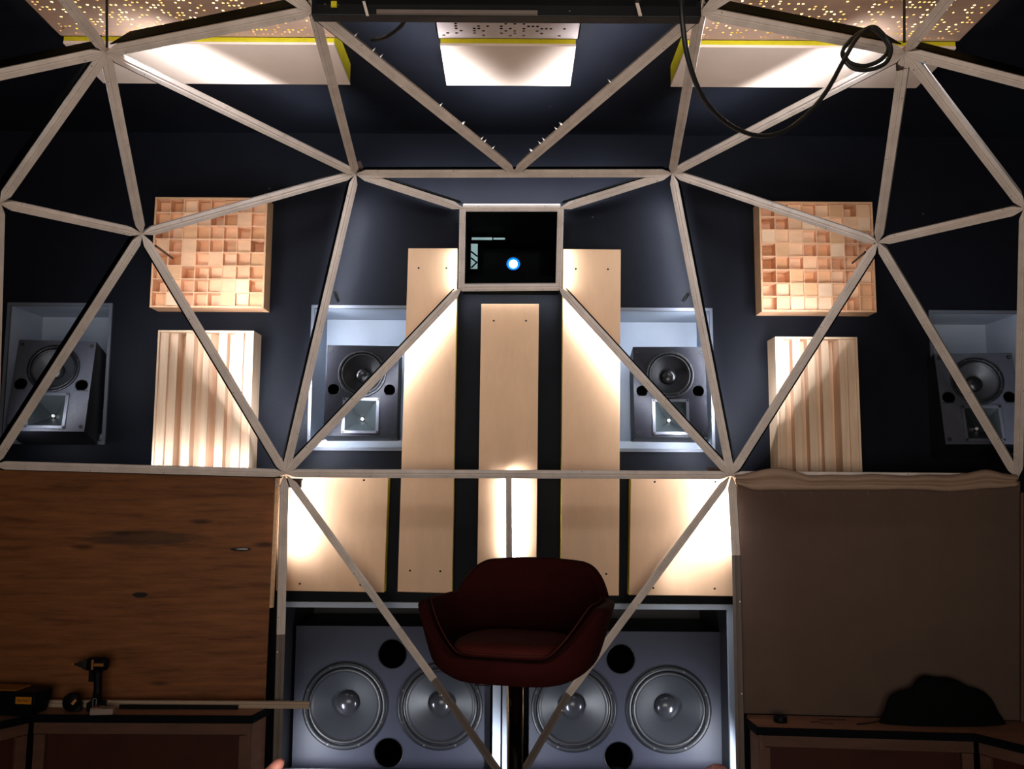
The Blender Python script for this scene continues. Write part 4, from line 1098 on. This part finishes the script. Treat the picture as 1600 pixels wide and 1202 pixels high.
# bag heap
c0 = onR(1482, 1136); c0 = Vector((c0.x, c0.y + 0.07, ZTR + EPS))
mb = MB(); NU, NV = 48, 24; vs = []
for j in range(NV + 1):
    ph = j / NV * math.pi / 2
    for i in range(NU):
        th = 2 * math.pi * i / NU
        x = 0.33 * math.cos(th) * math.cos(ph) ** 0.8; y = 0.075 * math.sin(th) * math.cos(ph) ** 0.8
        hgt = 0.225 * (1 - 0.30 * max(0, x / 0.33)) * (1.0 - 0.35 * max(0, -x / 0.33) ** 3)
        z = hgt * math.sin(ph)
        k = 1 + 0.20 * noise.noise(Vector((x * 7, y * 7, z * 9 + 3))) * math.sin(ph * 1.2 + 0.25)
        z = z * (1 + 0.22 * noise.noise(Vector((x * 9, y * 10, 5)))) 
        vs.append(c0 + Vector((x * k, y * k, max(0, z))))
fs = [(j * NU + i, j * NU + (i + 1) % NU, (j + 1) * NU + (i + 1) % NU, (j + 1) * NU + i) for j in range(NV) for i in range(NU)]
mb.add(vs, fs, 0, True)
bag = mb.build('cloth_bag', 'bag', None, c0)
tag(bag, 'slumped black cloth bag against the brown cloth on the right bench', 'bag')
st = MB()
pts = [onR(1392, 1130), onR(1378, 1136), onR(1372, 1135)]
w0 = c0 + Vector((-0.30, -0.02, 0.02))
st.tube(smooth_curve([c0 + Vector((-0.29, -0.03, 0.05)), c0 + Vector((-0.34, -0.02, 0.012)), c0 + Vector((-0.40, -0.03, 0.004)), c0 + Vector((-0.46, -0.05, 0.003))], 6), 0.003, 6)
st.build('strap', 'bag', bag, c0)
for (pp, lb_) in (([(1268, 1117), (1285, 1114.5), (1297, 1117), (1312, 1119)], 'dark wire end curling at the back of the right bench'), ([(1266, 1130), (1277, 1129.4), (1292, 1131.4), (1303, 1132)], 'dark wire offcut lying flat on the right bench beside the tape')):
    w3 = [onR(*q) + Z3 * 0.003 for q in pp]
    for q in w3: q.y = min(q.y, 4.86)
    tag(MB().tube(smooth_curve(w3, 6), 0.002, 6).build('wire', 'cable', None, w3[0]), lb_, 'wire', 'wire offcuts')

# ------------------------------------------------------------------ chair
CY = 3.15
cb = P(806, 1058, CY - 0.02)
chair = empty('tub_chair', Vector((cb.x, CY, 0)), 'dark red velvet tub chair on a chrome pole, facing the viewer', 'chair', rot=Euler((0, 0, R(-16))))
zb = (cb.z + 0.030) / 0.865
K = 0.865
chair.scale = (K, K, K)
def plan(u, v):
    """u: angle, 0 = back (+y), v: 0 bottom .. 1 arm height"""
    a = 0.255 + 0.092 * min(v, 1.0) ** 0.8 - 0.06 * max(0, v - 1.0)
    bk = 0.215 + 0.055 * min(v, 1.3); fr = 0.225 + 0.02 * v
    cx, cy = math.sin(u), math.cos(u)
    p = 3.1
    den = (abs(cx) ** p + abs(cy) ** p) ** (1 / p)
    x = a * cx / den; y = (bk if cy > 0 else fr) * cy / den
    return x, y
def rimh(u):
    d = abs(math.degrees(u))
    def ss(e0, e1, x):
        t = max(0, min(1, (x - e0) / (e1 - e0))); return t * t * (3 - 2 * t)
    back, arm, lip = 0.405, 0.262, 0.072
    h = back - 0.004 * (d / 20) ** 2
    if d > 33: h -= 0.042 * min(1, (d - 33) / 13) ** 2
    h = h + (arm - h) * ss(44.5, 53, d)
    h = h + (lip - h) * ss(112, 150, d)
    return h
NU, NV = 216, 16; vs = []
AH = 0.27
for i in range(NU):
    u = -math.pi + 2 * math.pi * i / NU
    hh = rimh(u)
    for j in range(NV + 1):
        w_ = j / NV
        z = hh * w_
        x, y = plan(u, z / AH)
        rb_ = min(1.0, (z / 0.055)); sc_ = 0.80 + 0.20 * math.sin(min(1, rb_) * math.pi / 2)
        if math.cos(u) > 0: y += 0.05 * (z / AH) ** 1.5 * math.cos(u) * 0.6
        vs.append(Vector((x * sc_, y * sc_, zb + z)))
fs = [(i * (NV + 1) + j, ((i + 1) % NU) * (NV + 1) + j, ((i + 1) % NU) * (NV + 1) + j + 1, i * (NV + 1) + j + 1) for i in range(NU) for j in range(NV)]
mb = MB().add(vs, fs, 0, True)
mb.add([vs[i * (NV + 1)] for i in range(NU)], [tuple(range(NU))], 0)
sh = mb.build('shell', 'velvet', chair, recalc=False)
so = sh.modifiers.new('thick', 'SOLIDIFY'); so.thickness = 0.042; so.offset = 1.0
# make normals point inwards so the shell thickens to the inside
so.offset = -1.0
ss_ = sh.modifiers.new('round', 'SUBSURF'); ss_.levels = 1; ss_.render_levels = 1
# piping along the front opening
rimpts = []
for i in range(NU + 1):
    u = -math.pi + 2 * math.pi * i / NU
    hh = rimh(u); x, y = plan(u, hh / AH)
    rb_ = min(1.0, hh / 0.055); sc_ = 0.80 + 0.20 * math.sin(min(1, rb_) * math.pi / 2)
    if math.cos(u) > 0: y += 0.05 * (hh / AH) ** 1.5 * math.cos(u) * 0.6
    rimpts.append(Vector((x * sc_ * 0.955, y * sc_ * 0.965, zb + hh + 0.001)))
front = [p for k, p in enumerate(rimpts) if True]
f1 = [rimpts[k] for k in range(0, 76)]; f2 = [rimpts[k] for k in range(141, 217)]
pl = f2 + f1[1:]
MB().tube(pl, 0.0022, 6).build('piping', 'piping', sh)
# cushion
mb = MB(); NU2 = 64; prof = [(0.80, 0.0), (0.97, 0.008), (1.0, 0.025), (0.985, 0.045), (0.93, 0.058), (0.80, 0.066), (0.5, 0.070), (0.0, 0.072)]
vs = []
for (k, z) in prof:
    for i in range(NU2):
        u = 2 * math.pi * i / NU2; cx, cy = math.cos(u), math.sin(u); p = 3.2; den = (abs(cx) ** p + abs(cy) ** p) ** (1 / p)
        vs.append(Vector((0.225 * k * cx / den, -0.02 + 0.205 * k * cy / den, zb + 0.055 + z)))
fs = [(j * NU2 + i, j * NU2 + (i + 1) % NU2, (j + 1) * NU2 + (i + 1) % NU2, (j + 1) * NU2 + i) for j in range(len(prof) - 1) for i in range(NU2)]
mb.add(vs, fs, 0, True)
cu = mb.build('seat_cushion', 'cushion', chair)
pp = []
for i in range(NU2 + 1):
    u = 2 * math.pi * i / NU2; cx, cy = math.cos(u), math.sin(u); p = 3.2; den = (abs(cx) ** p + abs(cy) ** p) ** (1 / p)
    pp.append(Vector((0.226 * cx / den, -0.02 + 0.206 * cy / den, zb + 0.055 + 0.028)))
MB().tube(pp, 0.003, 6).build('piping', 'piping', cu)
MB().lathe([(0.0, -0.042), (0.055, -0.042), (0.10, -0.025), (0.16, 0.002), (0.16, 0.01)], (0, 0, zb), (0, 0, 1), 32).build('under_plate', 'velvet', chair)
MB().lathe([(0.0, 0.0), (0.036, 0.0), (0.036, 0.02), (0.030, 0.03), (0.030, zb - 0.042), (0, zb - 0.042)], (0, 0, 0.02), (0, 0, 1), 32).build('pole', 'chrome', chair)
MB().lathe([(0, 0), (0.23, 0), (0.23, 0.008), (0.20, 0.018), (0.05, 0.032), (0.0, 0.034)], (0, 0, 0), (0, 0, 1), 48).build('base', 'chrome', chair)
lv = MB().tube(smooth_curve([(-0.03, 0, zb - 0.03), (-0.075, -0.02, zb - 0.032), (-0.085, -0.025, zb - 0.055), (-0.10, -0.03, zb - 0.068), (-0.14, -0.04, zb - 0.068)], 5), 0.005, 8)
lv.build('lever', 'chrome', chair)
MB().tube([(-0.10, -0.03, zb - 0.068), (-0.155, -0.044, zb - 0.066)], 0.008, 8).build('lever_grip', 'cable', chair)
fr_ = MB()
ring = [Vector((0.15 * math.cos(t), -0.10 + 0.13 * math.sin(t), 0.42)) for t in [math.pi + math.pi * k / 16 for k in range(17)]]
fr_.tube([Vector((-0.02, 0, 0.42))] + ring + [Vector((0.02, 0, 0.42))], 0.010, 10).build('footrest', 'chrome', chair)

# ------------------------------------------------------------------ overhead rig and cables
RY = 3.0
zr = P(800, 25, RY).z
rg_ = empty('overhead_rig', (0, RY, zr), 'black overhead equipment rig hanging across the top centre', 'rig'); org = rg_.location
xa, xb = P(486, 25, RY).x, P(1096, 25, RY).x
MB().box(xa, xb, RY, RY + 0.05, zr, zr + 0.06).build('beam', 'rig', rg_, org, bevel=0.003)
MB().box(xa, xb, RY - 0.30, RY - 0.25, zr + 0.03, zr + 0.09).build('beam', 'rig', rg_, org, bevel=0.003)
MB().box(xa + 0.02, xb - 0.02, RY - 0.25, RY, zr + 0.04, zr + 0.14).build('tray', 'rig', rg_, org)
ba, bb_ = P(588, 24, RY - 0.012), P(840, 24, RY - 0.012)
MB().box(ba.x, bb_.x, RY - 0.012, RY - 0.001, zr + 0.002, P(588, 14.5, RY - 0.012).z).build('batten', 'strut_grey', rg_, org)
for (x, w) in ((572, 0.010), (998, 0.012)):
    p = P(x, 24, RY - 0.02); q_ = P(x - 8, -6, RY - 0.02)
    MB().slab([p, p + X3 * w, q_ + X3 * w, q_], (0, 0.006, 0)).build('hanger', 'strut', rg_, org)
p = P(517, 10, RY - 0.02); MB().box(p.x, p.x + 0.02, RY - 0.02, RY - 0.012, p.z, p.z + 0.03).build('warning_tag', 'felt', rg_, org)
for x in (xa + 0.03, xb - 0.03):
    MB().cyl((x, RY - 0.12, zr + 0.14), (x, RY - 0.12, ZC - 0.001), 0.008, 10).build('hanging_rod', 'rig', rg_, org)
for (x, y) in ((508, 6), (528, 7), (1050, 6), (1064, 8), (890, 17)):
    MB().lathe([(0.005, 0), (0.004, 0.003), (0, 0.004)], P(x, y, RY), (0, -1, 0), 8).build('bolt', 'toolgrey', rg_, org)

def cable(pts, r, label, group=None, name='cable'):
    w3 = [P(*p) for p in pts]
    o = MB().tube(smooth_curve(w3, 10), r, 10).build(name, 'cable', None, w3[0])
    return tag(o, label, 'cable', group)
cable([(1063, -40, 2.62), (1066, 30, 2.64), (1076, 95, 2.72), (1100, 155, 2.85), (1140, 195, 3.0), (1185, 212, 3.15), (1225, 205, 3.2), (1262, 178, 3.22), (1293, 140, 3.24), (1318, 95, 3.26), (1340, 58, 3.28),
       (1362, 42, 3.30), (1378, 52, 3.32), (1392, 75, 3.33), (1384, 98, 3.33), (1358, 109, 3.32), (1332, 106, 3.31), (1317, 88, 3.30), (1321, 72, 3.31), (1345, 50, 3.30), (1366, 46, 3.30),
       (1388, 72, 3.34), (1378, 92, 3.34), (1352, 103, 3.34), (1328, 98, 3.33), (1318, 84, 3.33)], 0.0085,
      'long black cable swagged from the rig and coiled over the right upper strut', 'black cables overhead')
cable([(640, -20, 3.3), (634, 26, 3.35), (622, 45, 3.4), (602, 58, 3.45), (590, 61, 3.5), (580, 62, 3.52)], 0.0085, 'short black cable curving below the left side of the rig', 'black cables overhead')

# small bits on the struts and wall
def peg(p, q, r, label, name='bracket'):
    a, b = P(*p), P(*q)
    tag(MB().cyl(a, b, r, 8).build(name, 'dark', None, a), label, 'bracket', 'dark brackets behind the struts')
peg((243, 384, 4.56), (270, 404, 4.9), 0.006, 'dark stick poking over the left square diffuser from the strut joint')
peg((1352, 394, 4.56), (1332, 411, 4.9), 0.006, 'dark stick poking over the right square diffuser from the strut joint')
peg((524, 458, 4.72), (528, 470, 4.9), 0.010, 'dark bracket above the left lit niche')
peg((1075, 460, 4.72), (1068, 470, 4.9), 0.010, 'dark bracket above the right lit niche')
c = P(1121, 719, 5.197)
tag(MB().add([c + Vector((-0.012, 0, 0.016)), c + Vector((0.014, 0, 0.016)), c + Vector((0.010, 0, -0.012)), c + Vector((0.002, 0, -0.016))], [(0, 1, 2, 3)]).slab([c + Vector((-0.012, 0.001, 0.016)), c + Vector((0.014, 0.001, 0.016)), c + Vector((0.010, 0.001, -0.012)), c + Vector((0.002, 0.001, -0.016))], (0, 0.001, 0)).build('paper_tag', 'paper', None, c), 'small white paper scrap low beside the right lit niche', 'paper')
lp = [P(431, 748, 4.91), P(431, 755, 4.90), P(434, 759, 4.90), P(438, 760, 4.91)]
tag(MB().tube(smooth_curve(lp, 6), 0.003, 6).build('wire', 'socket', None, lp[0]), 'white wire loop at the top right corner of the plywood', 'wire')

# fingertip and pink knit at the bottom edge
def limb(mb, pts, r0, r1, tip=True, seg=14):
    q = smooth_curve(pts, 6); n_ = len(q); rad = []
    for k in range(n_):
        r_ = r0 + (r1 - r0) * k / (n_ - 1)
        if tip and k >= n_ - 5: r_ *= math.sqrt(max(0.03, 1 - ((k - n_ + 6) / 5.4) ** 2))
        rad.append(r_)
    return mb.tube(q, r0, seg, radii=rad)
mb = MB()
tipp = P(442, 1187, 1.6); kn = P(404, 1228, 1.6)
u_ = (tipp - kn).normalized()
limb(mb, [kn - u_ * 0.01, kn.lerp(tipp, 0.35), kn.lerp(tipp, 0.7), tipp], 0.0125, 0.0095)
pc_ = kn - u_ * 0.045
for k in range(3):                         # middle, ring and little finger curled into the palm
    o_ = kn + Vector((0.0, -0.020 * (k + 1), -0.006 * (k + 1)))
    limb(mb, [o_ - u_ * 0.01, o_ + u_ * (0.030 - 0.004 * k), o_ + u_ * 0.028 + Vector((0.012, 0, -0.028)), o_ - u_ * 0.004 + Vector((0.02, 0, -0.036))], 0.0115 - 0.0008 * k, 0.009)
limb(mb, [pc_ + Vector((0.01, 0.012, 0)), pc_ + u_ * 0.02 + Vector((0.022, 0.02, -0.012)), pc_ + u_ * 0.045 + Vector((0.034, 0.012, -0.024))], 0.014, 0.0105)
limb(mb, [pc_ - u_ * 0.05, pc_ + Vector((0, -0.028, -0.01)), kn + Vector((0, -0.03, -0.008))], 0.030, 0.030, False, 18)
limb(mb, [pc_ - u_ * 0.34 + Vector((0, -0.1, -0.1)), pc_ - u_ * 0.18 + Vector((0, -0.05, -0.05)), pc_ - u_ * 0.04 + Vector((0, -0.018, -0.006))], 0.042, 0.029, False, 18)
hd = mb.build('person', 'skin', None, pc_)
tag(hd, "person's bare pointing fingertip reaching in at the bottom edge beside the left subwoofer", 'person')
tz = P(1121, 1195.5, 4.72); mb = MB()
hgt = tz.z; prof = [(0.0, hgt), (0.03, hgt - 0.003), (0.058, hgt - 0.022), (0.085, hgt - 0.06), (0.105, hgt * 0.45), (0.105, hgt * 0.2), (0.08, 0.004), (0.0, 0.001)]
mb.lathe(prof, (tz.x, 4.72, 0), (0, 0, 1), 28)
tag(mb.build('cushion', 'pinkcloth', None, (tz.x, 4.72, 0)), 'pink and red speckled cushion tip at the bottom edge before the right subwoofer', 'cushion')

# ------------------------------------------------------------------ world and view
w = bpy.data.worlds.new('world'); SC.world = w; w.use_nodes = True
w.node_tree.nodes['Background'].inputs['Color'].default_value = (0.5, 0.45, 0.42, 1)
w.node_tree.nodes['Background'].inputs['Strength'].default_value = 0.02
vs_ = SC.view_settings
vs_.view_transform = 'Standard'; vs_.look = 'None'; vs_.exposure = 0.0; vs_.gamma = 1.0; vs_.use_curve_mapping = False
SC.cycles.use_denoising = True
SC.cycles.max_bounces = 6
SC.cycles.sample_clamp_indirect = 4.0
